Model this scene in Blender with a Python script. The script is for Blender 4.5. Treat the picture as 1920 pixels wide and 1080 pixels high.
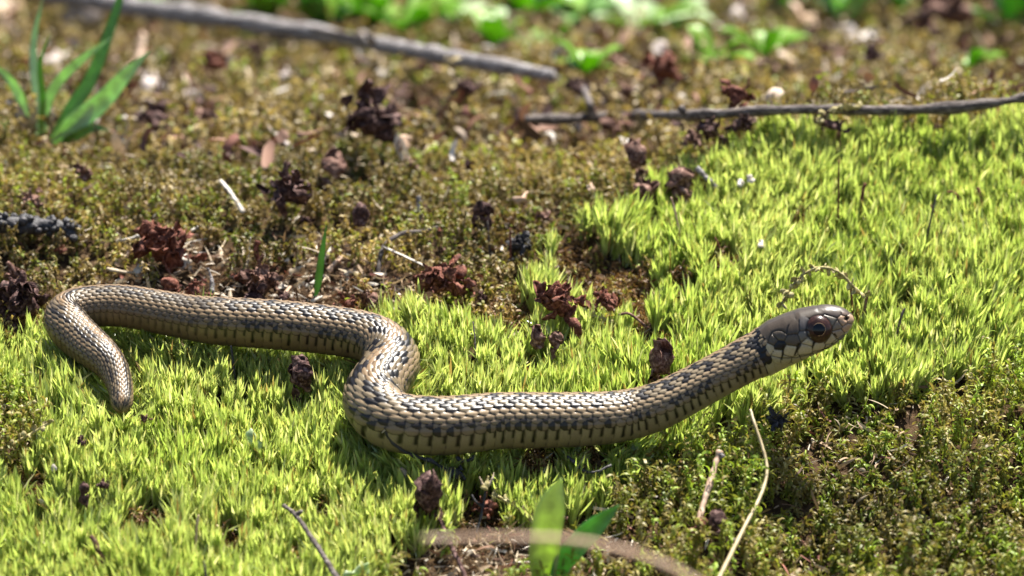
import bpy, math, random
import numpy as np
from mathutils import Vector, Matrix

# ------------------------------------------------------------------ scene, camera, light (1 unit = 1 cm)
for o in list(bpy.data.objects):
    bpy.data.objects.remove(o)
SC = bpy.context.scene
SC.unit_settings.scale_length = 0.01
COL = SC.collection
random.seed(7)
RNG = np.random.default_rng(7)

DIST, PITCH, LENS = 53.0, math.radians(12.0), 100.4
CAM = np.array([0.0, -DIST * math.cos(PITCH), DIST * math.sin(PITCH)])
FWD = np.array([0.0, math.cos(PITCH), -math.sin(PITCH)])
UPV = np.array([0.0, math.sin(PITCH), math.cos(PITCH)])
KPX = 36.0 / LENS / 1920.0
cd = bpy.data.cameras.new('camera')
cam = bpy.data.objects.new('camera', cd)
COL.objects.link(cam)
cam.location = CAM
cam.rotation_euler = (math.pi / 2 - PITCH, 0, 0)
cd.lens, cd.sensor_width = LENS, 36.0
cd.clip_start, cd.clip_end = 0.5, 5000
cd.dof.use_dof = True
cd.dof.focus_distance = 50.0
cd.dof.aperture_fstop = 0.1 / 0.62
SC.camera = cam

SUN_AZ, SUN_EL = math.radians(35), math.radians(66)
w = bpy.data.worlds.new('World')
SC.world = w
w.use_nodes = True
wn = w.node_tree.nodes
sky = wn.new('ShaderNodeTexSky')
sky.sky_type = 'NISHITA'
sky.sun_disc = False
sky.sun_elevation = SUN_EL
sky.sun_rotation = SUN_AZ
wn['Background'].inputs[1].default_value = 0.06
w.node_tree.links.new(sky.outputs[0], wn['Background'].inputs[0])
sl = bpy.data.lights.new('sun', 'SUN')
sl.energy, sl.angle, sl.color = 5.0, math.radians(0.53), (1.0, 0.95, 0.87)
sun = bpy.data.objects.new('sun', sl)
COL.objects.link(sun)
sd = Vector((math.sin(SUN_AZ) * math.cos(SUN_EL), math.cos(SUN_AZ) * math.cos(SUN_EL), math.sin(SUN_EL)))
sun.rotation_euler = (-sd).to_track_quat('-Z', 'Y').to_euler()
sun.location = sd * 200
vs = SC.view_settings
vs.view_transform, vs.look, vs.gamma, vs.use_curve_mapping = 'Standard', 'None', 1.0, False
vs.exposure = 1.45
SC.cycles.max_bounces = 8
SC.cycles.transparent_max_bounces = 8
SC.cycles.use_denoising = True

# ------------------------------------------------------------------ small maths
def lattice(seed):
    return np.random.default_rng(seed).random((256, 256))
_LAT = {}
def vnoise(x, y, seed=0):
    if seed not in _LAT:
        _LAT[seed] = lattice(seed + 100)
    L = _LAT[seed]
    x = np.asarray(x, float) + 500.3; y = np.asarray(y, float) + 500.7
    xi = np.floor(x).astype(int); yi = np.floor(y).astype(int)
    fx = x - xi; fy = y - yi
    fx = fx * fx * (3 - 2 * fx); fy = fy * fy * (3 - 2 * fy)
    a = L[xi % 256, yi % 256]; b = L[(xi + 1) % 256, yi % 256]
    c = L[xi % 256, (yi + 1) % 256]; d = L[(xi + 1) % 256, (yi + 1) % 256]
    return (a * (1 - fx) + b * fx) * (1 - fy) + (c * (1 - fx) + d * fx) * fy   # 0..1
def sstep(a, b, x):
    t = np.clip((np.asarray(x, float) - a) / (b - a), 0, 1)
    return t * t * (3 - 2 * t)
def wav(P, freq, seed, n=7):
    r = np.random.default_rng(seed)
    v = np.zeros(len(P))
    for i in range(n):
        d = r.normal(size=3); d /= np.linalg.norm(d)
        v += np.sin(P @ d * freq * r.uniform(.6, 1.7) + r.uniform(0, 6.28))
    return v / n ** .5
def nrm(a):
    return a / np.maximum(np.linalg.norm(a, axis=-1, keepdims=True), 1e-9)

def height(x, y, amp=1.0):
    x = np.asarray(x, float); y = np.asarray(y, float)
    slope = .55 * y - .02 * np.clip(x, -12, 12) + .08 * sstep(1.5, 6, x) * np.clip(y + 1, 0, 9)
    z1 = np.logaddexp(slope / .8, -4.6 / .8) * .8
    crest = 1.15 + .010 * np.clip(y - 6, 0, 60) + 1.80 * sstep(1.8, 6.6, x) * np.exp(-((y - 3.9) / 2.2) ** 2)
    z = -np.logaddexp(-z1 / .35, -crest / .35) * .35
    z = z + amp * .30 * (vnoise(x / 2.6, y / 2.6, 1) - .5) + amp * .14 * (vnoise(x / .9, y / .9, 2) - .5)
    back = sstep(1.5, 5, y)
    z = z + amp * back * .55 * (vnoise(x / 3.2, y / 3.2, 3) - .5)
    far = sstep(30, 70, np.hypot(x, y))
    z = z + far * 1.5 * (vnoise(x / 22, y / 22, 4) - .5)
    return z
def ray(px, py):
    d = FWD + np.array([1., 0, 0]) * (px - 960) * KPX + UPV * (540 - py) * KPX
    return d
def at(px, py, c=0.0, amp=1.0):
    d = ray(px, py)
    t = np.linspace(62 if py < 172 else 25, 150, 2501)            # what stands beyond the crest is looked for beyond it
    P = CAM + d * t[:, None]
    g = P[:, 2] - height(P[:, 0], P[:, 1], amp) - c
    i = np.argmax(g < 0)
    if g[i] >= 0: i = len(t) - 1
    t0 = t[max(i - 1, 0)]; t1 = t[i]
    for _ in range(12):
        m = (t0 + t1) / 2; p = CAM + d * m
        if p[2] - float(height(p[0], p[1], amp)) - c < 0: t1 = m
        else: t0 = m
    return CAM + d * t1
def at_y(px, py, y):
    d = ray(px, py)
    return CAM + d * ((y - CAM[1]) / d[1])
def cmpx(p):                                                  # cm that one photo pixel covers at a point
    return KPX * float((p - CAM) @ FWD)
def pix(P):
    v = P - CAM
    z = v @ FWD
    return 960 + v[..., 0] / z / KPX, 540 - (v @ UPV) / z / KPX
def catmull(P, n):
    P = np.asarray(P, float)
    Q = np.vstack([2 * P[0] - P[1], P, 2 * P[-1] - P[-2]])
    out = []
    for i in range(len(P) - 1):
        p0, p1, p2, p3 = Q[i:i + 4]
        t = np.linspace(0, 1, n, endpoint=False)[:, None]
        out.append(.5 * (2 * p1 + (p2 - p0) * t + (2 * p0 - 5 * p1 + 4 * p2 - p3) * t ** 2 + (3 * p1 - p0 - 3 * p2 + p3) * t ** 3))
    return np.vstack(out + [P[-1:]])
def inside(poly, x, y):
    r = np.zeros(np.shape(x), bool)
    n = len(poly)
    for i in range(n):
        x0, y0 = poly[i]; x1, y1 = poly[(i + 1) % n]
        if y0 == y1: continue
        c = ((y0 > y) != (y1 > y)) & (x < (x1 - x0) * (y - y0) / (y1 - y0) + x0)
        r ^= c
    return r

# ------------------------------------------------------------------ mesh and material helpers
def mesh(name, V, F, mat, col=None, smooth=True):
    me = bpy.data.meshes.new(name)
    V = np.asarray(V, np.float32)
    if isinstance(F, np.ndarray):
        k = F.shape[1]; nf = len(F)
        me.vertices.add(len(V)); me.vertices.foreach_set('co', V.ravel())
        me.loops.add(nf * k); me.loops.foreach_set('vertex_index', F.astype(np.int32).ravel())
        me.polygons.add(nf); me.polygons.foreach_set('loop_start', np.arange(0, nf * k, k, dtype=np.int32))
        me.update(calc_edges=True)
    else:
        me.from_pydata(V.tolist(), [], F)
    if smooth:
        me.polygons.foreach_set('use_smooth', np.ones(len(me.polygons), bool))
    if col is not None:
        a = me.attributes.new('Col', 'FLOAT_COLOR', 'POINT')
        c = np.ones((len(V), 4), np.float32); c[:, :3] = col
        a.data.foreach_set('color', c.ravel())
    me.materials.append(mat)
    me.update()
    return me
def obj(name, me, parent=None, loc=None):
    o = bpy.data.objects.new(name, me)
    COL.objects.link(o)
    if parent is not None: o.parent = parent
    if loc is not None: o.location = loc
    return o
def tag(o, label=None, cat=None, group=None, kind=None):
    if label: o['label'] = label
    if cat: o['category'] = cat
    if group: o['group'] = group
    if kind: o['kind'] = kind
    return o
def empty(name, loc, label, cat, group=None):
    return tag(obj(name, None, None, Vector(loc)), label, cat, group)

def nodes(name):
    m = bpy.data.materials.new(name)
    m.use_nodes = True
    return m, m.node_tree.nodes, m.node_tree.links, m.node_tree.nodes['Principled BSDF']
def mat_noise(name, stops, scale=6, rough=.7, bump=.3, bscale=20, spec=.3, stretch=(1, 1, 1), dist=.02):
    m, N, L, B = nodes(name)
    tc = N.new('ShaderNodeTexCoord'); mp = N.new('ShaderNodeMapping')
    mp.inputs['Scale'].default_value = stretch
    L.new(tc.outputs['Object'], mp.inputs[0])
    n = N.new('ShaderNodeTexNoise'); n.inputs['Scale'].default_value = scale; n.inputs['Detail'].default_value = 6
    n.inputs['Roughness'].default_value = .65
    L.new(mp.outputs[0], n.inputs[0])
    r = N.new('ShaderNodeValToRGB')
    while len(r.color_ramp.elements) < len(stops): r.color_ramp.elements.new(.5)
    for e, (p, c) in zip(r.color_ramp.elements, stops):
        e.position = p; e.color = (*c, 1)
    L.new(n.outputs[0], r.inputs[0]); L.new(r.outputs[0], B.inputs['Base Color'])
    n2 = N.new('ShaderNodeTexNoise'); n2.inputs['Scale'].default_value = bscale; n2.inputs['Detail'].default_value = 5
    L.new(mp.outputs[0], n2.inputs[0])
    b = N.new('ShaderNodeBump'); b.inputs['Strength'].default_value = bump; b.inputs['Distance'].default_value = dist
    L.new(n2.outputs[0], b.inputs['Height']); L.new(b.outputs[0], B.inputs['Normal'])
    B.inputs['Roughness'].default_value = rough; B.inputs['Specular IOR Level'].default_value = spec
    return m
def mat_leaf(name, rough=.4, trans=.45, spec=.5, tint=(1.05, 1.08, .7), color=None):
    m, N, L, B = nodes(name)
    if color is None:
        a = N.new('ShaderNodeAttribute'); a.attribute_name = 'Col'; src = a.outputs['Color']
    else:
        tc = N.new('ShaderNodeTexCoord')
        n = N.new('ShaderNodeTexNoise'); n.inputs['Scale'].default_value = 3; n.inputs['Detail'].default_value = 4
        L.new(tc.outputs['Object'], n.inputs[0])
        r = N.new('ShaderNodeValToRGB')
        r.color_ramp.elements[0].position = .3; r.color_ramp.elements[0].color = (*[c * .7 for c in color], 1)
        r.color_ramp.elements[1].position = .7; r.color_ramp.elements[1].color = (*[min(1, c * 1.2) for c in color], 1)
        L.new(n.outputs[0], r.inputs[0]); src = r.outputs[0]
    L.new(src, B.inputs['Base Color'])
    B.inputs['Roughness'].default_value = rough; B.inputs['Specular IOR Level'].default_value = spec
    t = N.new('ShaderNodeBsdfTranslucent')
    mx = N.new('ShaderNodeMix'); mx.data_type = 'RGBA'; mx.blend_type = 'MULTIPLY'; mx.inputs['Factor'].default_value = 1
    L.new(src, mx.inputs['A']); mx.inputs['B'].default_value = (*tint, 1)
    L.new(mx.outputs['Result'], t.inputs[0])
    ms = N.new('ShaderNodeMixShader'); ms.inputs[0].default_value = trans
    L.new(B.outputs[0], ms.inputs[1]); L.new(t.outputs[0], ms.inputs[2])
    L.new(ms.outputs[0], N['Material Output'].inputs[0])
    return m

M = {}
M['soil'] = mat_noise('soil', [(.3, (.022, .013, .008)), (.5, (.06, .036, .018)), (.7, (.13, .085, .045))], 5, .95, .8, 30, .1, dist=.05)
M['green_moss'] = mat_leaf('green_moss_leaf', .22, .56, 1.0)
M['dry_moss'] = mat_leaf('dry_moss_leaf', .5, .35, .4, (1.0, 1.0, .6))
M['litter'] = mat_leaf('litter_bits', .7, .12, .3, (1, .9, .7))
M['grey_wood'] = mat_noise('grey_wood', [(.32, (.07, .058, .055)), (.48, (.27, .245, .235)), (.66, (.50, .465, .45))], 2.2, .85, 1, 7, .1, (.6, 5, 5), .08)
M['dark_wood'] = mat_noise('dark_wood', [(.32, (.022, .016, .014)), (.5, (.10, .08, .07)), (.68, (.29, .25, .225))], 4, .8, .8, 14, .25, (1, 4, 4))
M['black_bark'] = mat_noise('black_bark', [(.3, (.006, .006, .008)), (.55, (.028, .025, .027)), (.75, (.16, .14, .145))], 7, .6, 1, 20, .5)
M['red_husk'] = mat_noise('red_husk', [(.32, (.028, .009, .006)), (.5, (.14, .045, .027)), (.68, (.34, .155, .105))], 12, .75, 1.0, 30, .2)
M['brown_husk'] = mat_noise('brown_husk', [(.32, (.025, .012, .009)), (.5, (.14, .068, .048)), (.68, (.40, .26, .20))], 12, .75, 1.0, 30, .2)
M['purple_husk'] = mat_noise('purple_husk', [(.34, (.010, .005, .005)), (.5, (.065, .030, .025)), (.70, (.29, .18, .155))], 12, .75, 1.0, 30, .2)
M['straw'] = mat_noise('straw', [(.3, (.17, .115, .065)), (.5, (.33, .26, .17)), (.7, (.50, .43, .33))], 6, .6, .3, 16, .4, (1, 1, 1))
M['white_straw'] = mat_noise('white_straw', [(.3, (.22, .17, .11)), (.5, (.45, .40, .33)), (.68, (.62, .59, .53))], 6, .5, .3, 16, .5)
M['tan_leaf'] = mat_noise('tan_leaf', [(.25, (.26, .15, .09)), (.5, (.45, .30, .20)), (.72, (.62, .48, .36))], 3, .6, .3, 12, .4)
M['pale_leaf'] = mat_noise('pale_leaf', [(.32, (.17, .125, .10)), (.5, (.36, .30, .265)), (.68, (.52, .47, .44))], 5, .6, .3, 8, .4)
M['tan_stem'] = mat_noise('tan_stem', [(.25, (.22, .16, .07)), (.5, (.40, .32, .17)), (.72, (.55, .46, .29))], 3, .5, .2, 14, .4)
M['pink_stem'] = mat_noise('pink_stem', [(.25, (.40, .25, .15)), (.5, (.56, .38, .25)), (.72, (.66, .49, .35))], 3, .6, .2, 14, .3)
M['grass'] = mat_leaf('grass_blade', .38, .4, .5, (.9, 1.2, .45), (.19, .38, .08))
M['pale_grass'] = mat_leaf('pale_grass_blade', .38, .4, .5, (.9, 1.2, .5), (.52, .64, .42))
M['sprout'] = mat_leaf('sprout_leaf', .35, .4, .5, (1.0, 1.2, .45), (.60, .66, .27))
M['sprout_dark'] = mat_leaf('sprout_leaf_dark', .35, .4, .5, (1.0, 1.2, .5), (.20, .42, .12))
M['herb'] = mat_leaf('herb_leaf', .4, .45, .5, (1.0, 1.2, .4), (.28, .48, .05))
M['herb_pale'] = mat_leaf('herb_leaf_pale', .3, .35, .6, (1.0, 1.2, .6), (.55, .66, .38))
M['lichen'] = mat_noise('lichen', [(.3, (.16, .13, .05)), (.5, (.38, .32, .14)), (.7, (.6, .54, .3))], 12, .8, .8, 30, .2)

# ------------------------------------------------------------------ the ground
def axis(lo, hi, step, far):
    core = np.arange(lo, hi + step, step)
    g = np.geomspace(step, far, 26)
    return np.concatenate([(lo - np.cumsum(g))[::-1], core, hi + step + np.cumsum(g)])
gx = axis(-15, 15, .2, 260); gy = axis(-14, 34, .22, 260)
GX, GY = np.meshgrid(gx, gy)
GZ = height(GX, GY)
near = (np.hypot(GX, GY) < 45)
GZ = GZ + near * (.05 * (vnoise(GX / .3, GY / .3, 9) - .5))
gi = np.arange(GX.size).reshape(GX.shape)
GF = np.stack([gi[:-1, :-1], gi[:-1, 1:], gi[1:, 1:], gi[1:, :-1]], -1).reshape(-1, 4)
g = obj('ground', mesh('ground', np.stack([GX, GY, GZ], -1).reshape(-1, 3), GF, M['soil']))
tag(g, 'dark brown soil under the moss and litter', None, None, 'structure')

# ------------------------------------------------------------------ the snake
# centre line: photo pixel, body radius in pixels, and how it is held (g: lying on the moss; number: raised, this far back)
TAILP = [(227, 772, 17), (229, 748, 20), (224, 722, 23), (212, 692, 28.5), (190, 668, 34), (162, 646, 38), (133, 620, 40),
         (122, 600, 40), (132, 583, 40), (170, 576, 39), (212, 574, 39.5), (251, 578, 40), (355, 597, 42), (400, 603, 45), (533, 612, 46.5), (633, 623, 46),
         (690, 634, 47), (725, 654, 49), (735, 684, 50.5), (718, 712, 53), (700, 742, 54.5), (708, 772, 55.5), (745, 795, 56), (814, 801, 55.5),
         (871, 798, 55), (936, 791, 53), (1042, 790, 52), (1135, 786, 49.5), (1181, 779, 47.5)]
pts, rad = [], []
for i, (px, py, r) in enumerate(TAILP):
    rc = r * .0097
    sink = .62 if i < 5 else .50
    if 7 <= i <= 16: sink = .52
    p = at(px, py, sink + rc * 1.02, 0.0)
    pts.append(p); rad.append(r * cmpx(p))
yb = pts[-1][1]
RAISED = [(1232, 765, 45), (1292, 735, 42.5), (1362, 697, 41), (1429, 662, 43)]
for k, (px, py, r) in enumerate(RAISED):
    p = at_y(px, py, yb + .10 * k); pts.append(p); rad.append(r * cmpx(p))
neck = pts[-1]
PXH = cmpx(neck)                                              # cm per pixel at the head
snout = at_y(1600, 600, neck[1] - .12)
HEADL = float(np.linalg.norm(snout - neck))
HL = 182.0                                                    # head length in the photo's pixels
pts += [neck + (snout - neck) * f for f in (.35, .7, 1.02)]
rad += [rad[-1]] * 3
PATH = catmull(np.column_stack([np.array(pts), rad]), 60)
_s = np.concatenate([[0], np.cumsum(np.linalg.norm(np.diff(PATH[:, :3], axis=0), axis=1))])
_u = np.arange(0, _s[-1], .02)
PATH = np.stack([np.interp(_u, _s, PATH[:, k]) for k in range(4)], 1)
for _ in range(110):
    PATH[1:-1] = .25 * PATH[:-2] + .5 * PATH[1:-1] + .25 * PATH[2:]
seg = np.linalg.norm(np.diff(PATH[:, :3], axis=0), axis=1)
S0 = np.concatenate([[0], np.cumsum(seg)])
STOT = S0[-1]
SH = S0[np.argmin(np.linalg.norm(PATH[:, :3] - neck, axis=1))]     # arc length where the head begins
SEND = SH + 1.013 * HEADL
NTH = 190
sb = np.arange(.0, SH - .25, .0185)
sh = np.linspace(sb[-1] + .01, SEND, 230)
SS = np.concatenate([sb, sh])
C = np.stack([np.interp(SS, S0, PATH[:, k]) for k in range(3)], 1)
R = np.interp(SS, S0, PATH[:, 3])
Cp = np.stack([np.interp(SS + .03, S0, PATH[:, k]) for k in range(3)], 1)
Cm = np.stack([np.interp(SS - .03, S0, PATH[:, k]) for k in range(3)], 1)
T = nrm(Cp - Cm)
headw = sstep(SH - 1.2, SH, SS)
roll = np.radians(12 - 9 * headw)
Uref = np.stack([0 * roll, np.sin(roll), np.cos(roll)], 1)
Nn = nrm(Uref - T * np.sum(Uref * T, 1, keepdims=True))
Sd = np.cross(T, Nn)
th = np.linspace(-math.pi, math.pi, NTH, endpoint=False)
hs = (SS - SH) / HEADL
def tab(x, a): return np.interp(x, [p[0] for p in a], [p[1] for p in a])
from_head = sstep(-.18, .02, hs)
HT = tab(hs, [(-.2, 42), (0, 43.5), (.08, 48), (.164, 52.5), (.34, 54.5), (.514, 54.3), (.677, 49.2), (.78, 44.5), (.856, 39), (.93, 29.5), (.97, 22), (1.0, 13), (1.013, 8)]) * PXH
HB = tab(hs, [(-.2, 42), (0, 44), (.15, 41.8), (.33, 37.8), (.51, 34.3), (.65, 32.5), (.73, 30.5), (.81, 26), (.885, 19.6), (.95, 11.5), (1.0, 2), (1.013, -3)]) * PXH
HW = tab(hs, [(-.2, 42), (0, 42), (.15, 45), (.35, 48), (.5, 45), (.64, 38.5), (.78, 31.5), (.88, 25.5), (.96, 18), (1.0, 10.5), (1.013, 5)]) * PXH
top = R * (1 - from_head) + HT * from_head
bot = R * .95 * (1 - from_head) + HB * from_head
wid = R * 1.04 * (1 - from_head) + HW * from_head
for a in (top, bot, wid):                                     # round off the table's corners
    for _ in range(6):
        a[1:-1] = .25 * a[:-2] + .5 * a[1:-1] + .25 * a[2:]
tailcap = np.sqrt(np.clip(1 - np.clip((.22 - SS) / .22, 0, 1) ** 2, .003, 1))
half = (top + bot) / 2 * tailcap; cen = (top - bot) / 2; wid = wid * tailcap
sq = 1 - .14 * from_head[:, None]
ct, st = np.cos(th)[None], np.sin(th)[None]
cth = np.sign(ct) * np.abs(ct) ** sq; sth = np.sign(st) * np.abs(st) ** sq
offN = cen[:, None] + half[:, None] * cth                      # along Nn
offS = wid[:, None] * sth * (1 - .10 * np.clip(ct, 0, 1) * from_head[:, None])
P0 = C[:, None] + Nn[:, None] * offN[..., None] + Sd[:, None] * offS[..., None]
nor = nrm(Nn[:, None] * (cth * wid[:, None])[..., None] + Sd[:, None] * (sth * half[:, None])[..., None])

# scales: rows around the body, staggered lenses along it
THV = math.radians(104)
scale_len = .222 * np.interp(R, [.10, .25, .40, .45, .53], [.38, .52, .68, .76, 1.0])
U = np.cumsum(np.concatenate([[0], np.diff(SS) / scale_len[:-1]]))
uu = np.repeat(U[:, None], NTH, 1)
tt = np.repeat(th[None], len(SS), 0)
rowf = tt / THV * 9.5                                          # -9.5..9.5 ; row 0 is the dorsal row
best = np.full(uu.shape, -1.0); bj = np.zeros(uu.shape, int); bk = np.zeros(uu.shape, int); bl = np.zeros(uu.shape); ba = np.zeros(uu.shape)
for dj in (-1, 0, 1):
    j = np.clip(np.round(rowf) + dj, -9, 9)
    off = .5 * (np.abs(j) % 2)
    for dk in (-1, 0, 1):
        k = np.round(uu - off) + dk
        a = (rowf - j) / np.where(np.abs(j) >= 9, .95, .60)
        b = (uu - off - k) / .57
        rho = np.abs(a) ** 1.9 + np.abs(b + .0 * a) ** 2.0
        hgt = np.where(rho < 1, .45 * (1 - rho) ** .6 + .34 - .34 * b + .16 * np.exp(-(a / .13) ** 2), -1)
        m = hgt > best
        best = np.where(m, hgt, best); bj = np.where(m, j, bj).astype(int); bk = np.where(m, k, bk).astype(int)
        bl = np.where(m, b, bl); ba = np.where(m, a, ba)
ventral = (np.abs(tt) > THV) & ~((best > 0) & (np.abs(bj) == 9))
vk = np.floor(uu + .25 * (np.abs(tt) - THV)); vf = uu + .25 * (np.abs(tt) - THV) - vk
relief = np.where(ventral, .45 * (1 - vf) - .5 * np.exp(-((vf) / .06) ** 2), np.where(best > 0, best, -.35))
def hsh(*a):
    v = 0.0
    for q, c in zip(a, (12.9898, 78.233, 37.719, 9.151)): v = v + q * c
    s = np.sin(v) * 43758.5453
    return s - np.floor(s)
def lin(r, g, b):
    return np.array([(c / 255 / 12.92 if c < 10 else ((c / 255 + .055) / 1.055) ** 2.4) for c in (r, g, b)])
aj = np.abs(bj)
r1 = hsh(bj, bk, 1.0)
side = np.sign(bj)
GREY, OLV = lin(166, 142, 108), lin(132, 113, 85)
colr = GREY * (1 - .45 * r1[..., None]) + OLV * .45 * r1[..., None]
lat = ((aj == 7) | (aj == 6))                                  # lateral stripe rows
colr = np.where(lat[..., None], lin(192, 160, 120) * (.82 + .25 * r1[..., None]), colr)
colr = np.where((aj >= 8)[..., None], lin(160, 134, 102) * (.85 + .25 * r1[..., None]), colr)
tailw = 1 - sstep(8.0, 10.5, SS)[:, None]                      # hinder part is browner
colr = colr * (1 - .26 * tailw[..., None] * np.array([.8, .95, 1.1]))
colr = np.where((aj == 0)[..., None], lin(180, 144, 104), colr)
colr = np.where((aj == 1)[..., None], colr * .55 + lin(184, 140, 94) * .45, colr)
BLK = np.array([.008, .008, .011])
ph1 = (bk + .5 * (aj % 2)) / 2.75 + .31 * side
jit = .34 * (r1 - .5)
spot1 = (np.cos(2 * math.pi * ph1) + jit * 1.3 > .40) & (aj >= 3) & (aj <= 5)
spot2 = (np.cos(2 * math.pi * (ph1 + .5)) + jit * 1.3 > .48) & (aj >= 1) & (aj <= 3)
spot = spot1 | spot2 | ((r1 > .95) & (aj >= 1) & (aj <= 5))
blk = np.where(spot, .96, 0.0)
# the tail: thin dark lines run between the rows
tl = 1 - sstep(4.0, 6.5, SS)[:, None]
blk = np.maximum(blk * (1 - .7 * tl), tl * .85 * ((aj == 4) | (aj == 2)) * (r1 > .25))
low = (hsh(bj, bk, 5.0) > .52) & (aj >= 8) & (bl < .05 + .35 * (hsh(bj, bk, 6.0) - .5))
blk = np.maximum(blk, .9 * low * (1 - tl))
colr = colr * (1 - blk[..., None]) + BLK * blk[..., None]
skin = (best < 0)
edge = np.clip((np.abs(ba) ** 1.9 + np.abs(bl) ** 2.0 - .52) / .42, 0, 1) * (best > 0)
colr = colr * (1 - .92 * edge[..., None])
colr = np.where(skin[..., None], np.array([.008, .007, .007]), colr)
vcol = lin(172, 150, 110) * (1 - .35 * tailw[..., None] * np.array([.6, .9, 1.2])) * (.86 + .2 * hsh(vk, 3.0, 2.0)[..., None])
da = np.abs(tt) - THV
vs_ = hsh(vk, np.sign(tt), 7.0)
bar = np.exp(-((vf - .84 + .5 * (vs_ - .5) * .2) / .14) ** 2) * np.clip((.30 + .40 * vs_ - da) / .10, 0, 1) * (da > -.1)
vcol = vcol * (1 - .97 * np.clip(bar * 1.5, 0, 1)[..., None] * (1 - .6 * tl[..., None])) + 0
vcol = vcol * (1 - .55 * np.exp(-(np.minimum(vf, 1 - vf) / .035) ** 2))[..., None]
colr = np.where(ventral[..., None], vcol, colr)

# head plates: seeds in the head's own side plane (along the axis, up from the axis)
def head_sh(cx, cy):                                           # crop of the photo -> head coordinates in pixels
    x = 1380 + cx / 6.752 - 1429; y = 550 + cy / 6.752 - 662
    return .940 * x - .341 * y, -.341 * x - .940 * y
TOPC, TEMP, LAB, TAN, LOW = lin(92, 77, 62), lin(108, 92, 74), lin(226, 203, 160), lin(220, 176, 138), lin(196, 178, 132)
SEEDS = [((600, 350), TOPC, 1.6), ((720, 390), TOPC, 1.2), ((985, 190), TOPC, 1.0), ((1260, 205), lin(112, 96, 83), 1), ((1410, 205), lin(142, 116, 98), 1),
         ((868, 370), lin(105, 96, 90), 1), ((872, 475), lin(135, 124, 110), 1), ((935, 545), LAB, 1), ((725, 530), TEMP, 1), ((565, 478), TEMP, 1),
         ((470, 560), TEMP, 1), ((365, 520), TEMP, 1), ((545, 615), lin(30, 30, 36), 1), ((425, 640), LAB, 1), ((1205, 330), lin(150, 134, 112), 1),
         ((1285, 372), lin(158, 136, 110), 1), ((1352, 330), TAN, 1), ((1450, 300), TAN, 1), ((1405, 415), TAN, 1), ((1300, 482), lin(196, 168, 136), 1),
         ((1200, 548), LAB, 1), ((1045, 640), LAB, 1), ((880, 665), LAB, 1), ((690, 682), LAB, 1), ((530, 712), LAB, 1), ((1430, 505), LAB, 1), ((1350, 555), lin(168, 154, 132), 1),
         ((1265, 612), LOW, 1), ((1195, 668), LOW, 1), ((1050, 735), LOW, 1), ((880, 790), LOW, 1), ((770, 822), LOW, 1), ((640, 800), LOW, 1), ((500, 800), LOW, 1),
         ((720, 890), LOW, 1), ((860, 850), LOW, 1), ((980, 800), LOW, 1)]
hx = np.repeat((hs * HL)[:, None], NTH, 1)
hyv = offN / PXH
hsel = hs > -.05
Hx, Hy = hx[hsel], hyv[hsel]
lat_in = np.abs(offS[hsel]) / PXH
d1 = np.full(Hx.shape, 1e9); d2 = np.full(Hx.shape, 1e9); hid = np.zeros(Hx.shape, int)
for i, ((cx, cy), c, wgt) in enumerate(SEEDS):
    sx, sy = head_sh(cx, cy)
    d = np.hypot(Hx - sx, (Hy - sy) * 1.12) / wgt
    m1 = d < d1
    d2 = np.where(m1, d1, np.minimum(d2, d)); d1 = np.where(m1, d, d1); hid = np.where(m1, i, hid)
hc = np.array([s[1] for s in SEEDS])[hid]
gap = d2 - d1
topline = (cen + half)[hsel][:, None] / PXH
# the top of the head: long midline and cross seams
ontop = sstep(.55, .85, np.cos(th))[None] * np.ones_like(Hx)
hc = hc * (1 - ontop[..., None]) + TOPC * ontop[..., None]
seam = np.minimum(np.abs(lat_in - 12), np.where(Hx < 62, lat_in, 99))
cross = np.minimum(np.abs(Hx - 84), np.minimum(np.abs(Hx - 128), np.abs(Hx - 156)))
gap = gap * (1 - ontop) + np.minimum(seam, cross) * ontop
groove = np.exp(-(gap / 1.5) ** 2) * (1 - .6 * ontop)
def segd(cxy0, cxy1):
    a = np.array(head_sh(*cxy0)); b = np.array(head_sh(*cxy1))
    d = b - a; t = np.clip(((Hx - a[0]) * d[0] + (Hy - a[1]) * d[1]) / (d @ d), 0, 1)
    return np.hypot(Hx - a[0] - d[0] * t, Hy - a[1] - d[1] * t), t
dark = np.zeros(Hx.shape)
for a, b, w0, w1 in [((985, 572), (968, 650), 3.6, 1.2), ((805, 590), (745, 728), 4.6, 2.0), ((612, 630), (585, 785), 3.2, 2.0), ((1150, 530), (1115, 600), 3.0, 1.0),
                     ((1245, 478), (1275, 515), 2.6, 1.4), ((1100, 690), (1180, 665), 2.2, 1.6), ((500, 610), (620, 600), 2.6, 2.2), ((580, 560), (620, 590), 3, 2.5),
                     ((1215, 610), (1255, 640), 1.8, 1.2)]:
    d, t = segd(a, b)
    dark = np.maximum(dark, np.clip((w0 + (w1 - w0) * t - d) / 1.2, 0, 1))
mouth = np.full(Hx.shape, 1e9)
MP = [(1455, 478), (1385, 505), (1255, 598), (1130, 675), (960, 735), (720, 770), (560, 768)]
for a, b in zip(MP[:-1], MP[1:]):
    mouth = np.minimum(mouth, segd(a, b)[0])
ml = np.exp(-(mouth / 1.1) ** 2)
ex, ey = head_sh(1045, 410)
ed = np.hypot(Hx - ex, Hy - ey)
socket = np.exp(-((ed - 22.5) / 2.6) ** 2) * (1 - ontop)
nx_, ny_ = head_sh(1398, 298)
nost = np.exp(-((np.hypot((Hx - nx_) / 1.25, Hy - ny_)) / 3.6) ** 4) * (1 - ontop)
mott = .88 + .24 * vnoise(Hx / 2.2 + 40, Hy / 2.2 + lat_in, 21)
hcol = hc * mott[..., None]
hcol = hcol * (1 - .80 * groove[..., None]) * (1 - .97 * dark[..., None]) * (1 - .85 * ml[..., None]) * (1 - .98 * socket[..., None]) * (1 - .97 * nost[..., None])
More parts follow.
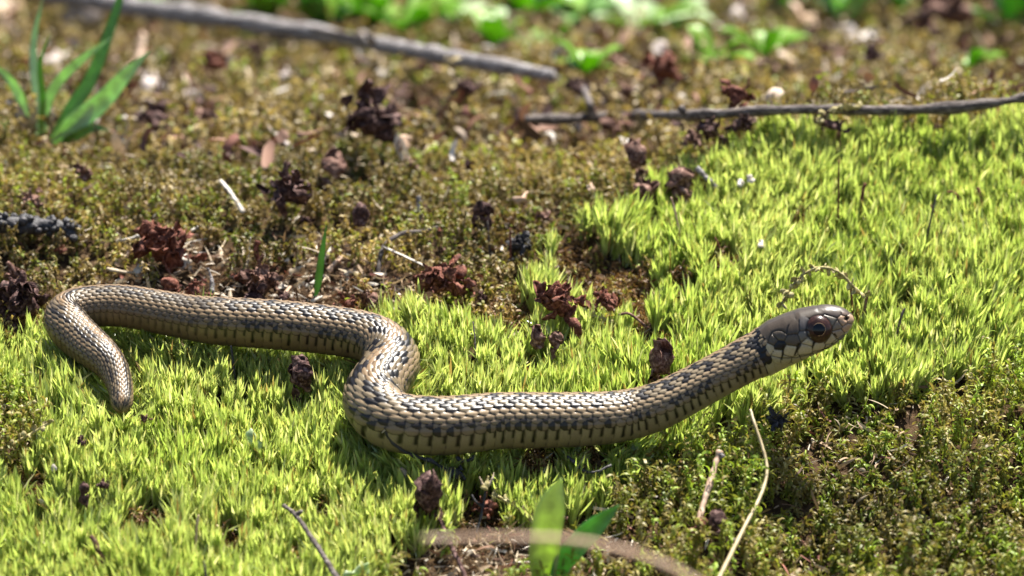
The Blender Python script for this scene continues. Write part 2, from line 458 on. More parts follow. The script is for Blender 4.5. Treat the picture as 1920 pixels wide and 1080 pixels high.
hrel = .55 - 1.0 * groove * (1 - ontop) - .9 * ml - 2.6 * nost - .7 * socket + .25 * np.clip(gap / 8, 0, 1)
# where the plates take over from the body scales: a line behind the temples and the jaw
LINE = [head_sh(*p) for p in [(330, 300), (340, 480), (400, 560), (370, 640), (430, 740), (470, 830), (640, 850), (820, 880), (1000, 900)]]
ly = np.array([p[1] for p in LINE])[::-1]; lx = np.array([p[0] for p in LINE])[::-1]
lxx = np.interp(Hy, ly, lx)
plate = ((Hx > lxx) | ((ontop > .3) & (Hx > 12)))
# dark blotch behind the jaw
bd = segd((180, 560), (340, 810))[0]
nape = (bd + 22 * (hsh(bj[hsel], bk[hsel], 3.0) - .5) < 12) & ~plate & ~skin[hsel]
cb = colr[hsel]
vb = ventral[hsel]
cb = np.where((vb & (Hx > -6))[..., None], LOW * .95, cb)
cb = np.where(nape[..., None], BLK, cb)
colr[hsel] = np.where(plate[..., None], hcol, cb)
relief_cm = relief * (.028 * np.interp(R, [.1, .3, .5], [.35, .65, 1.0]))[:, None]
rh = relief_cm[hsel] * np.where(Hx > 30, .8, 1)
relief_cm[hsel] = np.where(plate, hrel * .019, rh)
P1 = P0 + nor * relief_cm[..., None]
nr = len(SS)
vid = np.arange(nr * NTH).reshape(nr, NTH)
nxt = np.roll(vid, -1, 1)
BF = np.stack([vid[:-1], vid[1:], nxt[1:], nxt[:-1]], -1).reshape(-1, 4)
BV = P1.reshape(-1, 3)
# close both ends with a flat fan of the end ring
BFl = BF.tolist()
def cap(ring, flip):
    global BV
    c = BV[ring].mean(0); idx = len(BV); BV = np.vstack([BV, c])
    n = len(ring)
    for i in range(n):
        a, b = int(ring[i]), int(ring[(i + 1) % n])
        BFl.append([idx, a, b] if flip else [idx, b, a])
cap(vid[0], True); cap(vid[-1], False)
colr = np.where(colr.sum(-1, keepdims=True) < .06, colr * .6, colr * np.array([.58, .625, .68]))
BC = np.vstack([colr.reshape(-1, 3), colr[0].mean(0), colr[-1].mean(0)])
m, N_, L_, B_ = nodes('snake_scales')
a_ = N_.new('ShaderNodeAttribute'); a_.attribute_name = 'Col'
tc_ = N_.new('ShaderNodeTexCoord')
no_ = N_.new('ShaderNodeTexNoise'); no_.inputs['Scale'].default_value = 55; no_.inputs['Detail'].default_value = 4
L_.new(tc_.outputs['Object'], no_.inputs[0])
mr_ = N_.new('ShaderNodeMapRange'); mr_.inputs[1].default_value = .25; mr_.inputs[2].default_value = .75; mr_.inputs[3].default_value = .8; mr_.inputs[4].default_value = 1.12
L_.new(no_.outputs[0], mr_.inputs[0])
mx_ = N_.new('ShaderNodeMix'); mx_.data_type = 'RGBA'; mx_.blend_type = 'MULTIPLY'; mx_.inputs['Factor'].default_value = 1
L_.new(a_.outputs['Color'], mx_.inputs['A']); L_.new(mr_.outputs[0], mx_.inputs['B'])
L_.new(mx_.outputs['Result'], B_.inputs['Base Color'])
bp_ = N_.new('ShaderNodeBump'); bp_.inputs['Strength'].default_value = .25; bp_.inputs['Distance'].default_value = .004
L_.new(no_.outputs[0], bp_.inputs['Height']); L_.new(bp_.outputs[0], B_.inputs['Normal'])
B_.inputs['Roughness'].default_value = .38; B_.inputs['Specular IOR Level'].default_value = .38
M['snake'] = m
base = C[len(C) // 2] - np.array([0, 0, R[len(R) // 2]])
snake = empty('snake', base, 'slender tan and black checkered snake with a raised head, gliding across the moss', 'snake')
body = obj('body', mesh('snake_body', BV - base, BFl, M['snake'], BC), snake)

def simple(name, color, rough=.3, spec=.5, coat=0):
    m, N, L, B = nodes(name)
    B.inputs['Base Color'].default_value = (*color, 1); B.inputs['Roughness'].default_value = rough
    B.inputs['Specular IOR Level'].default_value = spec; B.inputs['Coat Weight'].default_value = coat
    B.inputs['Coat Roughness'].default_value = .04
    return m
M['iris'] = mat_noise('iris', [(.3, (.015, .006, .004)), (.5, (.036, .014, .009)), (.7, (.075, .032, .021))], 14, .3, .1, 40, .25)
M['iris'].node_tree.nodes['Principled BSDF'].inputs['Coat Weight'].default_value = .25
M['gold'] = simple('iris_ring', (.45, .29, .15), .4, .3, 0)
M['pupil'] = simple('pupil', (.003, .004, .007), .12, .3, 0)
ih = int(np.argmin(np.abs(hs * HL - ex)))
def eye_cap(rx, depth, r0, r1, n=36, k=10):                   # rings of an ellipsoid, from angle r0 to r1 off its outward pole
    V, F = [], []
    for i in range(k + 1):
        a = r0 + (r1 - r0) * i / k
        for q in range(n):
            p = 2 * math.pi * q / n
            V.append((rx * math.sin(a) * math.cos(p), rx * math.sin(a) * math.sin(p), depth * math.cos(a)))
    for i in range(k):
        for q in range(n):
            F.append((i * n + q, (i + 1) * n + q, (i + 1) * n + (q + 1) % n, i * n + (q + 1) % n))
    return np.array(V), F
Th, Nh, Sh = T[ih], Nn[ih], Sd[ih]
for sgn in (1, -1):
    rowi = offN[ih]; k = np.argmin(np.abs(rowi / PXH - ey) + 1e3 * (np.sign(offS[ih]) != sgn))
    surf = P0[ih, k]
    outw = nrm(Sh * sgn + Nh * .12 + Th * .10)
    xax = nrm(Th - outw * (Th @ outw)); yax = np.cross(outw, xax)
    c0 = surf - outw * 8.5 * PXH
    Rm = np.stack([xax, yax, outw], 1)
    eye = obj('eye', mesh('eye', (eye_cap(26.5 * PXH, 17.5 * PXH, .001, 1.9, k=16)[0] @ Rm.T) + c0 - base, eye_cap(1, 1, .001, 1.9, k=16)[1], M['iris']), snake)
    tag(eye, 'large round brown eye with a black pupil')
    for nm, r0, r1, mm, lift in (('iris_ring', .40, .475, M['gold'], 1.006), ('pupil', .001, .44, M['pupil'], 1.014)):
        V, F = eye_cap(26.5 * PXH * lift, 17.5 * PXH * lift, r0, r1)
        obj(nm, mesh(nm, (V @ Rm.T) + c0 - base + (xax * .9 + yax * 0) * PXH, F, mm), eye)

# ------------------------------------------------------------------ moss: leaf strips in bulk
def strips(base, d0, side, L, W, bend, twist, nseg, fold, prof):
    n = len(base)
    out = np.cross(side, d0)
    ts = np.linspace(0, 1, nseg + 1)
    V = np.zeros((n, 3 * nseg + 1, 3)); tv = np.zeros(3 * nseg + 1)
    pos = base.copy()
    for i, t in enumerate(ts):
        b = (bend * t)[:, None]
        d = np.cos(b) * d0 + np.sin(b) * out
        nn = -np.sin(b) * d0 + np.cos(b) * out
        if i: pos = pos + d * (L / nseg)[:, None]
        if i == nseg:
            V[:, -1] = pos; tv[-1] = 1; break
        tw = (twist * t)[:, None]
        s2 = np.cos(tw) * side + np.sin(tw) * nn
        n2 = -np.sin(tw) * side + np.cos(tw) * nn
        wv = (W * prof(t))[:, None]
        V[:, 3 * i] = pos - s2 * wv; V[:, 3 * i + 1] = pos - n2 * wv * fold; V[:, 3 * i + 2] = pos + s2 * wv
        tv[3 * i:3 * i + 3] = t
    tri = []
    for i in range(nseg - 1):
        a, b = 3 * i, 3 * i + 3
        for q in (0, 1):
            tri += [(a + q, a + q + 1, b + q + 1), (a + q, b + q + 1, b + q)]
    a = 3 * (nseg - 1); e = 3 * nseg
    tri += [(a, a + 1, e), (a + 1, a + 2, e)]
    tri = np.array(tri)
    F = (np.arange(n)[:, None, None] * (3 * nseg + 1) + tri[None]).reshape(-1, 3)
    return V, F, tv
def ribbons(base, d0, side, L, W, bend, twist, nseg, prof):
    n = len(base); out = np.cross(side, d0)
    V = np.zeros((n, 2 * nseg + 1, 3)); tv = np.zeros(2 * nseg + 1); pos = base.copy()
    for i, t in enumerate(np.linspace(0, 1, nseg + 1)):
        b = (bend * t)[:, None]
        d = np.cos(b) * d0 + np.sin(b) * out; nn = -np.sin(b) * d0 + np.cos(b) * out
        if i: pos = pos + d * (L / nseg)[:, None]
        if i == nseg:
            V[:, -1] = pos; tv[-1] = 1; break
        tw = (twist * t)[:, None]
        s2 = (np.cos(tw) * side + np.sin(tw) * nn) * (W * prof(t))[:, None]
        V[:, 2 * i] = pos - s2; V[:, 2 * i + 1] = pos + s2; tv[2 * i:2 * i + 2] = t
    tri = []
    for i in range(nseg - 1):
        a = 2 * i; tri += [(a, a + 1, a + 3), (a, a + 3, a + 2)]
    tri.append((2 * nseg - 2, 2 * nseg - 1, 2 * nseg)); tri = np.array(tri)
    F = (np.arange(n)[:, None, None] * (2 * nseg + 1) + tri[None]).reshape(-1, 3)
    return V, F, tv
def perp(d, ang):
    ref = np.where(np.abs(d[:, 2:3]) < .95, np.array([[0, 0, 1.]]), np.array([[1., 0, 0]]))
    a = nrm(np.cross(d, ref)); b = np.cross(d, a)
    return np.cos(ang)[:, None] * a + np.sin(ang)[:, None] * b
def grid_points(x0, x1, y0, y1, step, jit=.9, seed=0):
    r = np.random.default_rng(seed)
    X, Y = np.meshgrid(np.arange(x0, x1, step), np.arange(y0, y1, step))
    X = X.ravel(); Y = Y.ravel()
    X = X + r.uniform(-.5, .5, len(X)) * step * jit; Y = Y + r.uniform(-.5, .5, len(Y)) * step * jit
    return X, Y
def in_view(x, y, mx=260, my0=-60, my1=1330):
    z = height(x, y)
    px, py = pix(np.stack([x, y, z], -1))
    return (px > -mx) & (px < 1920 + mx) & (py > my0) & (py < my1)
def gpoly(L):
    return [tuple(at(px, py, .25)[:2]) for px, py in L]
GREEN = gpoly([(-300, 668), (60, 640), (150, 612), (300, 604), (450, 640), (600, 640), (680, 604), (760, 572), (850, 596), (930, 630), (985, 645),
               (1000, 565), (1005, 490), (1080, 425), (1190, 388), (1290, 350), (1380, 300), (1480, 285), (1600, 280), (1750, 275), (1920, 265), (2300, 260),
               (2300, 705), (1900, 705), (1750, 728), (1600, 750), (1500, 752), (1440, 792), (1330, 812), (1240, 862), (1170, 940), (1000, 992), (880, 990),
               (780, 1008), (700, 1085), (660, 1300), (-300, 1300), (-300, 945), (30, 905), (62, 820), (30, 745), (-300, 740)])
# push the far edge of the cushion a little over its crest so that the crest is covered
GREEN = [(x, y + (.55 if (y > 2.2 and x > 3) else 0)) for x, y in GREEN]
BROWN = [(at(px, py, .2)[:2], r) for px, py, r in [(1085, 548, .42), (1175, 552, .48), (1280, 548, .22), (955, 590, .36), (1075, 480, .30), (1130, 505, .28), (965, 440, .42), (1225, 425, .2),
         (1360, 490, .22), (1245, 650, .24), (1000, 690, .2), (275, 985, .34), (430, 1005, .2), (1005, 885, .28), (1090, 872, .24), (905, 965, .36), (1190, 640, .16), (600, 965, .18),
         (1290, 350, .25), (1500, 420, .13), (1755, 430, .13), (680, 575, .3), (60, 935, .2), (1560, 700, .14), (560, 1050, .2)]]
def zone_green(x, y):
    jx = x + .5 * (vnoise(x / .55, y / .55, 31) - .5) + .25 * (vnoise(x / .2, y / .2, 33) - .5)
    jy = y + .5 * (vnoise(x / .55, y / .55, 32) - .5) + .25 * (vnoise(x / .2, y / .2, 34) - .5)
    return inside(GREEN, jx, jy)
def zone_brown(x, y):
    r = np.zeros(np.shape(x), bool)
    nz = .6 + .8 * vnoise(x / .3, y / .3, 35)
    for (cx, cy), rad_ in BROWN:
        r |= np.hypot((x - cx), (y - cy) * .8) < rad_ * nz * 1.3
    return r
# distance to the snake (samples of its centre line), to keep leaves out of its body
SSMP = np.column_stack([C[::12], np.maximum(half, wid)[::12]])
def snake_clear(P, k=1.0, pad=.0):
    ok = np.ones(len(P), bool)
    for i in range(0, len(P), 20000):
        q = P[i:i + 20000]
        d = np.linalg.norm(q[:, None] - SSMP[None, :, :3], axis=2) - SSMP[None, :, 3] * k - pad
        ok[i:i + 20000] = d.min(1) > 0
    return ok
def terrain_normal(x, y):
    e = .35
    dx = (height(x + e, y) - height(x - e, y)) / (2 * e); dy = (height(x, y + e) - height(x, y - e)) / (2 * e)
    return nrm(np.stack([-dx, -dy, np.ones_like(dx)], -1))

# places of dropped things, so that moss makes room for them
ROOM = []

def green_moss():
    X, Y = grid_points(-13, 13, -11, 7.5, .21, seed=1)
    k = in_view(X, Y) & zone_green(X, Y) & ~zone_brown(X, Y)
    X, Y = X[k], Y[k]
    NL = 50
    r = RNG
    n = len(X)
    Z = height(X, Y)
    tn = terrain_normal(X, Y)
    hv = .78 + .34 * vnoise(X / 1.1, Y / 1.1, 41) + .10 * r.normal(size=n)
    lean = np.stack([.5 * (vnoise(X / 1.3, Y / 1.3, 42) - .42), .6 * (vnoise(X / 1.3, Y / 1.3, 43) - .5), np.zeros(n)], -1)
    ax = nrm(np.array([0, 0, 1.]) * .75 + tn * .45 + lean * 1.1 + r.normal(size=(n, 3)) * .12)
    hue = vnoise(X / 1.7, Y / 1.7, 44); hue2 = r.random(n)
    rep = lambda a: np.repeat(a, NL, 0)
    N = n * NL
    A = rep(ax); az = r.random(N) * 6.283
    tl_ = np.abs(r.normal(size=N)) * .24 + .03
    pd = perp(A, az)
    d0 = nrm(A * np.cos(tl_)[:, None] + pd * np.sin(tl_)[:, None])
    base = np.stack([rep(X), rep(Y), rep(Z)], -1) + pd * (r.random(N) * .085)[:, None] + A * (r.random(N) * .36 * rep(hv))[:, None]
    L = (.30 + .30 * r.random(N)) * rep(hv)
    W = (.013 + .013 * r.random(N)) * (.75 + .35 * rep(hv))
    for i in range(0, N, 20000):                              # shoots beside the snake are pressed aside
        q = base[i:i + 20000] + d0[i:i + 20000] * .3
        dv = q[:, None] - SSMP[None, :, :3]
        dd = np.linalg.norm(dv, axis=2) - SSMP[None, :, 3]
        j = dd.argmin(1); a_ = np.arange(len(q))
        w_ = np.clip((.38 - dd[a_, j]) / .38, 0, 1)
        o_ = dv[a_, j] * np.array([1, 1, .0]); o_ = nrm(o_)
        d0[i:i + 20000] = nrm(d0[i:i + 20000] + o_ * (w_ * 1.1)[:, None])
    out = nrm(pd - d0 * np.sum(pd * d0, 1, keepdims=True))
    side = np.cross(d0, out)
    bend = -(-.25 + .75 * r.random(N) + .25 * r.normal(size=N))
    tw = r.normal(size=N) * .9
    tip = base + d0 * L[:, None]; mid = base + d0 * (L * .5)[:, None]
    keep = snake_clear(tip, 1.10) & snake_clear(mid, 1.05) & snake_clear(base, .98)
    for c_, rr in ROOM:
        keep &= np.linalg.norm((mid - c_), axis=1) > rr * .75
        keep &= np.linalg.norm((tip - c_), axis=1) > rr * .80
        keep &= np.linalg.norm((tip - c_ - np.array([0, -.30, -.10])), axis=1) > rr * .95
    idx = np.where(keep)[0]
    V, F, tv = ribbons(base[idx], d0[idx], side[idx], L[idx], W[idx], bend[idx], tw[idx], 3,
                      lambda t: np.where(t < .35, .8 + .2 * t / .35, 1 - .62 * (np.clip(t - .35, 0, 1) / .65) ** 2.2))
    h = rep(hue)[idx][:, None]; h2 = rep(hue2)[idx][:, None]; h3 = r.random((len(idx), 1))
    cA = np.array([.41, .53, .115]); cB = np.array([.59, .66, .25]); cC = np.array([.25, .37, .06]); cT = np.array([.52, .40, .12])
    c = cA * (1 - h) + cB * h
    c = c * (1 - .5 * h2 * h3) + cC * .5 * h2 * h3
    c = c * (.72 + .55 * r.random((len(idx), 1)))
    pale = (r.random((len(idx), 1)) > .90)
    c = np.where(pale, np.array([.68, .68, .36]), c)  # random leaves coloured yellowish white to imitate bright glints
    c = np.where(r.random((len(idx), 1)) > .975, np.array([.30, .19, .07]), c)                 # dead leaves
    t = tv[None, :, None]
    col = c[:, None] * (1 + .15 * (.5 - t)) + (np.array([.42, .44, .17]) - c[:, None]) * (.45 * (1 - t) ** 2)
    brn = (r.random((len(idx), 1, 1)) > .62) * np.clip((t - .75) / .25, 0, 1)
    col = col * (1 - .75 * brn) + cT * .75 * brn
    o = obj('green_moss', mesh('green_moss', V.reshape(-1, 3), F, M['green_moss'], col.reshape(-1, 3)))
    tag(o, 'bright yellow green carpet of upright moss leaves under the snake', 'moss', None, 'stuff')
    return len(idx)

def curled_moss(name, label, X, Y, NL, hgt, leafL, leafW, palette, nseg, seed, low=0.0):
    r = np.random.default_rng(seed)
    n = len(X)
    Z = height(X, Y)
    tn = terrain_normal(X, Y)
    clump = np.clip((vnoise(X / 1.0, Y / 1.0, 51) * .6 + vnoise(X / .42, Y / .42, 52) * .4 - .5) * 2.3 + .5, 0, 1)
    hh = hgt * (.12 + 1.45 * clump ** 1.2) * (.8 + .4 * r.random(n))
    ax = nrm(np.array([0, 0, 1.]) * .8 + tn * .4 + r.normal(size=(n, 3)) * .28)
    rep = lambda a: np.repeat(a, NL, 0)
    N = n * NL
    A = rep(ax); q = np.tile(np.arange(NL), n)
    az = q * 2.39996 + rep(r.random(n) * 6.28) + r.normal(size=N) * .3
    tpos = .15 + .85 * (q + r.random(N)) / NL
    pd = perp(A, az)
    el = .9 - .75 * tpos + .35 * r.normal(size=N)
    d0 = nrm(pd * np.sin(np.clip(el + .35, .1, 1.7))[:, None] + A * np.cos(np.clip(el + .35, .1, 1.7))[:, None])
    base = np.stack([rep(X), rep(Y), rep(Z) + low], -1) + A * (tpos * rep(hh))[:, None]
    L = leafL * (.6 + .8 * r.random(N)); W = leafW * (.6 + .8 * r.random(N))
    out = nrm(pd - d0 * np.sum(pd * d0, 1, keepdims=True))
    side = np.cross(d0, out)
    bend = r.choice([-1, 1], N, p=[.35, .65]) * (.9 + 2.9 * r.random(N))
    tw = r.normal(size=N) * 2.0
    mid = base + d0 * (L * .5)[:, None]
    keep = snake_clear(mid, 1.04)
    for c_, rr in ROOM:
        keep &= np.linalg.norm((mid - c_), axis=1) > rr * .8
    idx = np.where(keep)[0]
    V, F, tv = ribbons(base[idx], d0[idx], side[idx], L[idx], W[idx], bend[idx], tw[idx], nseg,
                      lambda t: .62 + .9 * t * (1 - t) - .25 * t)
    pal, wgt = palette(X, Y)                                    # (k,3) colours; (n,k) weights per shoot
    cs = np.cumsum(wgt, 1); cs /= cs[:, -1:]
    pick = (rep(r.random(n))[:, None] * .6 + r.random((N, 1)) * .4 > rep(cs)).sum(1)
    c = pal[np.clip(pick, 0, len(pal) - 1)][idx]
    sp = .55 + 1.1 * vnoise(X / 2.1 + 3, Y / 2.1, 57) * (.55 + .9 * vnoise(X / .7, Y / .7, 58))     # patches of darker and paler kinds
    c = c * (.65 + .7 * r.random((len(idx), 1))) * np.clip(rep(sp)[idx], .3, 1.25)[:, None]
    t = tv[None, :, None]
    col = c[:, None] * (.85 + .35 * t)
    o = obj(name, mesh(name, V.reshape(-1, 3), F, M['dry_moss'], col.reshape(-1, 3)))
    tag(o, label, 'moss', None, 'stuff')

PAL = np.array([[.48, .37, .17], [.34, .24, .085], [.32, .31, .06], [.40, .50, .075], [.16, .085, .035]])
def pal_olive(X, Y):
    a = vnoise(X / 1.3, Y / 1.3, 61)[:, None]; b = vnoise(X / .8 + 9, Y / .8, 62)[:, None]
    return PAL * .82, np.hstack([.5 + .5 * a, .5 + 0 * a, .35 + .5 * b, .10 + .9 * np.clip(b - .58, 0, 1) * 3, .22 * (1 - a) + .06])
def pal_front(X, Y):
    a = vnoise(X / 1.0, Y / 1.0, 63)[:, None]; b = vnoise(X / .7 + 9, Y / .7, 64)[:, None]
    return PAL * np.array([.72, .80, .66]), np.hstack([.45 + .3 * a, .40 + 0 * a, .50 + .4 * b, .22 + 1.1 * np.clip(b - .5, 0, 1) * 2, .22 * (1 - a) + .08])
def pal_brown(X, Y):
    o = np.ones((len(X), 1))
    return np.vstack([PAL, [[.20, .115, .055]]]), np.hstack([.22 * o, .25 * o, .08 * o, .05 * o, .6 * o, .5 * o])
def pal_back(X, Y):
    a = vnoise(X / 2.5, Y / 2.5, 65)[:, None]; b = vnoise(X / 1.8 + 9, Y / 1.8, 66)[:, None]
    g_ = sstep(9, 20, Y)[:, None] * np.clip((X[:, None] + 6) / 8, 0, 1)
    return PAL * .72, np.hstack([.75 + .5 * a, .5 + 0 * a, .15 + .4 * b, .05 + .7 * np.clip(b - .62, 0, 1) * 3 + 1.0 * g_ * np.clip(b - .3, 0, 1), .16 * (1 - a) + .04])
LITTER = gpoly([(190, 515), (300, 462), (430, 450), (520, 455), (620, 445), (720, 465), (790, 505), (780, 560), (700, 600), (600, 640), (420, 640), (250, 600)])

LITTER2 = gpoly([(735, 1012), (860, 985), (1010, 1000), (1180, 1010), (1190, 1060), (1000, 1100), (760, 1110)])
def in_litter(X, Y, a=.3, b=.5):
    x_ = X + a * (vnoise(X, Y, 71) - .5); y_ = Y + b * (vnoise(X, Y, 72) - .5)
    return inside(LITTER, x_, y_) | inside(LITTER2, x_, y_)
def all_moss():
    X, Y = grid_points(-13, 13, -11, 6.5, .205, seed=2)
    k = in_view(X, Y) & ~zone_green(X, Y)
    lit = in_litter(X, Y)
    k &= ~(lit & (vnoise(X / .5, Y / .5, 73) < .72))
    front = Y < -1.8
    r = np.random.default_rng(3)
    thin = vnoise(X / .6, Y / .6, 74) > .17
    a = k & front & thin
    curled_moss('curled_moss', 'crisped olive and yellow moss clumps on the slope below the raised head', X[a], Y[a], 36, .78, .18, .026, pal_front, 4, 11)
    a = k & ~front
    curled_moss('dry_moss', 'low tan and olive moss around the straw litter behind the snake', X[a], Y[a], 26, .42, .145, .029, pal_olive, 3, 12)
    X, Y = grid_points(-13, 13, -11, 6.5, .16, seed=4)
    a = in_view(X, Y) & zone_brown(X, Y)
    curled_moss('withered_moss', 'dark brown withered moss tufts in gaps of the green carpet', X[a], Y[a], 26, .30, .18, .018, pal_brown, 4, 13)
    X, Y = grid_points(-22, 22, 6.0, 42, .45, seed=5)
    a = in_view(X, Y, 220, -110, 700) & (vnoise(X / 1.8, Y / 1.8, 59) > .34) & ~((Y < 7.6) & zone_green(X, Y))
    curled_moss('far_moss', 'olive brown moss spreading away beyond the litter towards the sticks', X[a], Y[a], 14, .75, .28, .065, pal_back, 3, 14)

def fine_litter():
    r = np.random.default_rng(21)
    X, Y = grid_points(-13, 8, -8, 6, .085, seed=6)
    lit = in_litter(X, Y, .5, .7)
    gr = zone_green(X, Y)
    any_ = in_view(X, Y) & ((lit & (r.random(len(X)) < .85)) | (~gr & ~lit & (r.random(len(X)) < np.where(Y < -1.8, .22, .07))) | (zone_brown(X, Y) & (r.random(len(X)) < .12)))
    X, Y = X[any_], Y[any_]
    n = len(X)
    Z = height(X, Y) + .05 + .40 * r.random(n) * vnoise(X / .6, Y / .6, 75)
    az = r.random(n) * 6.283
    d0 = nrm(np.stack([np.cos(az), np.sin(az), .35 * r.normal(size=n) + .1], -1))
    side = perp(d0, r.random(n) * 6.28)
    L = .12 + .40 * r.random(n) ** 1.5; W = .010 + .032 * r.random(n) ** 2.2
    base = np.stack([X, Y, Z], -1)
    keep = snake_clear(base + d0 * (L * .5)[:, None], 1.05) & snake_clear(base + d0 * L[:, None], 1.05)
    for c_, rr in ROOM:
        keep &= np.linalg.norm(base - c_, axis=1) > rr * .8
    base, d0, side, L, W = (q[keep] for q in (base, d0, side, L, W)); n = len(base)
    V, F, tv = strips(base, d0, side, L, W, r.normal(size=n) * 1.3, r.normal(size=n) * .8, 4, .35, lambda t: .9 - .3 * t)
    P = np.array([[.55, .44, .30], [.36, .25, .15], [.18, .10, .06], [.70, .63, .52], [.26, .10, .07], [.10, .06, .04]])
    c = P[r.choice(6, n, p=[.30, .26, .15, .14, .07, .08])] * (.7 + .6 * r.random((n, 1)))
    col = np.repeat(c[:, None], V.shape[1], 1)
    o = obj('plant_litter', mesh('plant_litter', V.reshape(-1, 3), F, M['litter'], col.reshape(-1, 3)))
    tag(o, 'fine tan and brown plant litter, shredded stems and fibres behind the snake', 'litter', None, 'stuff')

def far_litter():
    r = np.random.default_rng(22)
    X, Y = grid_points(-20, 20, 4.5, 38, .42, seed=8)
    k = in_view(X, Y, 150, -110, 640) & ~zone_green(X, Y) & (r.random(len(X)) < .15 + .5 * (vnoise(X / 2.4, Y / 2.4, 77) > .55))
    X, Y = X[k], Y[k]; n = len(X)
    base = np.stack([X, Y, height(X, Y) + .15 + .6 * r.random(n)], -1)
    az = r.random(n) * 6.283
    d0 = nrm(np.stack([np.cos(az), np.sin(az), .45 * r.normal(size=n) + .15], -1))
    L = .25 + .75 * r.random(n) ** 2; W = .03 + .14 * r.random(n) ** 2.5
    keep = np.ones(n, bool)
    for c_, rr in ROOM: keep &= np.linalg.norm(base - c_, axis=1) > rr
    base, d0, L, W = (q[keep] for q in (base, d0, L, W)); n = len(base)
    V, F, tv = strips(base, d0, perp(d0, r.random(n) * 6.28), L, W, r.normal(size=n) * 1.2, r.normal(size=n), 5, .4, lambda t: .75 + .6 * t * (1 - t))
    P = np.array([[.46, .36, .27], [.28, .16, .11], [.10, .05, .04], [.62, .56, .50], [.20, .085, .06], [.05, .032, .026]])
    c = P[r.choice(6, n, p=[.20, .24, .20, .08, .12, .16])] * (.7 + .6 * r.random((n, 1)))
    o = obj('leaf_litter', mesh('leaf_litter', V.reshape(-1, 3), F, M['litter'], np.repeat(c[:, None], V.shape[1], 1).reshape(-1, 3)))
    tag(o, 'scattered brown and pinkish leaf litter strewn over the far moss', 'litter', None, 'stuff')

# ------------------------------------------------------------------ dropped things
def tube(P, Rr, n=10, rough=0.0, seed=0, flat=1.0, freq=9.0):
    P = np.asarray(P, float); Rr = np.asarray(Rr, float)
    T_ = nrm(np.gradient(P, axis=0))
    ref = np.array([0, 0, 1.]) if abs(T_[:, 2]).mean() < .8 else np.array([1., 0, 0])
    A = nrm(np.cross(T_, ref)); B = np.cross(A, T_)
    a = np.linspace(0, 2 * math.pi, n, endpoint=False)
    D = A[:, None] * np.cos(a)[None, :, None] + B[:, None] * np.sin(a)[None, :, None] * flat
    V = P[:, None] + D * Rr[:, None, None]
    if rough:
        nz = wav(V.reshape(-1, 3), freq / max(Rr.mean() * 6, .05), seed).reshape(V.shape[:2])
        V = V + D * (nz * rough * Rr[:, None])[..., None]
    m_ = len(P)
    F = []
    for i in range(m_ - 1):
        for q in range(n):
            F.append((i * n + q, i * n + (q + 1) % n, (i + 1) * n + (q + 1) % n, (i + 1) * n + q))
    V = V.reshape(-1, 3)
    V = np.vstack([V, P[0] - T_[0] * Rr[0] * .25, P[-1] + T_[-1] * Rr[-1] * .25])
    e0, e1 = len(V) - 2, len(V) - 1
    for q in range(n):
        F.append((e0, (q + 1) % n, q)); F.append((e1, (m_ - 1) * n + q, (m_ - 1) * n + (q + 1) % n))
    return V, F
def px_path(L, n=10, c=None):
    """(px, py, h) : h is the height over the soil, or ('y', depth)"""
    out = []
    for q in L:
        px, py, h = q
        out.append(at_y(px, py, h[1]) if isinstance(h, tuple) else at(px, py, h))
    return catmull(out, n)
def twig(name, label, cat, pts_, rpx, mat, rough=.12, taper=(1, 1), n=9, seed=1, group=None, parts=(), flat=1.0, seg=10, freq=9.0):
    P = px_path(pts_, seg)
    k = np.linspace(taper[0], taper[1], len(P))
    Rr = rpx * cmpx(P[len(P) // 2]) * k
    b = P[np.argmin(P[:, 2])].copy()
    V, F = tube(P, Rr, n, rough, seed, flat, freq)
    if not parts:
        o = obj(name, mesh(name, V - b, F, M[mat]), None, Vector(b))
        return tag(o, label, cat, group)
    e = empty(name, b, label, cat, group)
    obj('stem', mesh('stem', V - b, F, M[mat]), e)
    for nm, pp, rp, mm, tp in parts:
        Q = px_path(pp, 6)
        V, F = tube(Q, rp * cmpx(Q[0]) * np.linspace(tp[0], tp[1], len(Q)), 8, rough, seed + 3)
        obj(nm, mesh(nm, V - b, F, M[mm]), e)
    return e
def blade_mesh(P, wid_, mat, up, fold=.25, thick=.012, name='blade', b=None, prof=None):
    """leaf blade along P with a midrib fold and real thickness"""
    P = np.asarray(P, float); T_ = nrm(np.gradient(P, axis=0))
    up = np.asarray(up, float)
    S_ = nrm(np.cross(T_, np.repeat(up[None], len(P), 0))); N2 = np.cross(S_, T_)
    t = np.linspace(0, 1, len(P))
    pf = prof(t) if prof else np.clip(np.minimum(1, .45 + t * 2.2) * (1 - t ** 3.2), .02, 1)
    W = wid_ * pf
    u = np.array([-1, -.5, 0, .5, 1])
    grid = P[:, None] + S_[:, None] * (W[:, None] * u[None])[..., None] + N2[:, None] * (fold * W[:, None] * np.abs(u)[None])[..., None]
    lowg = grid - N2[:, None] * (thick * (1 - .8 * np.abs(u)))[None, :, None]
    nu = 5; m_ = len(P)
    V = np.vstack([grid.reshape(-1, 3), lowg.reshape(-1, 3)]); o = m_ * nu
    F = []
    for i in range(m_ - 1):
        for q in range(nu - 1):
            a, b_, c_, d_ = i * nu + q, i * nu + q + 1, (i + 1) * nu + q + 1, (i + 1) * nu + q
            F.append((a, b_, c_, d_)); F.append((o + a, o + d_, o + c_, o + b_))
        for q in (0, nu - 1):
            F.append((i * nu + q, (i + 1) * nu + q, o + (i + 1) * nu + q, o + i * nu + q))
    for i in (0, m_ - 1):
        for q in range(nu - 1):
            F.append((i * nu + q, i * nu + q + 1, o + i * nu + q + 1, o + i * nu + q))
    return mesh(name, V - (0 if b is None else b), F, M[mat])
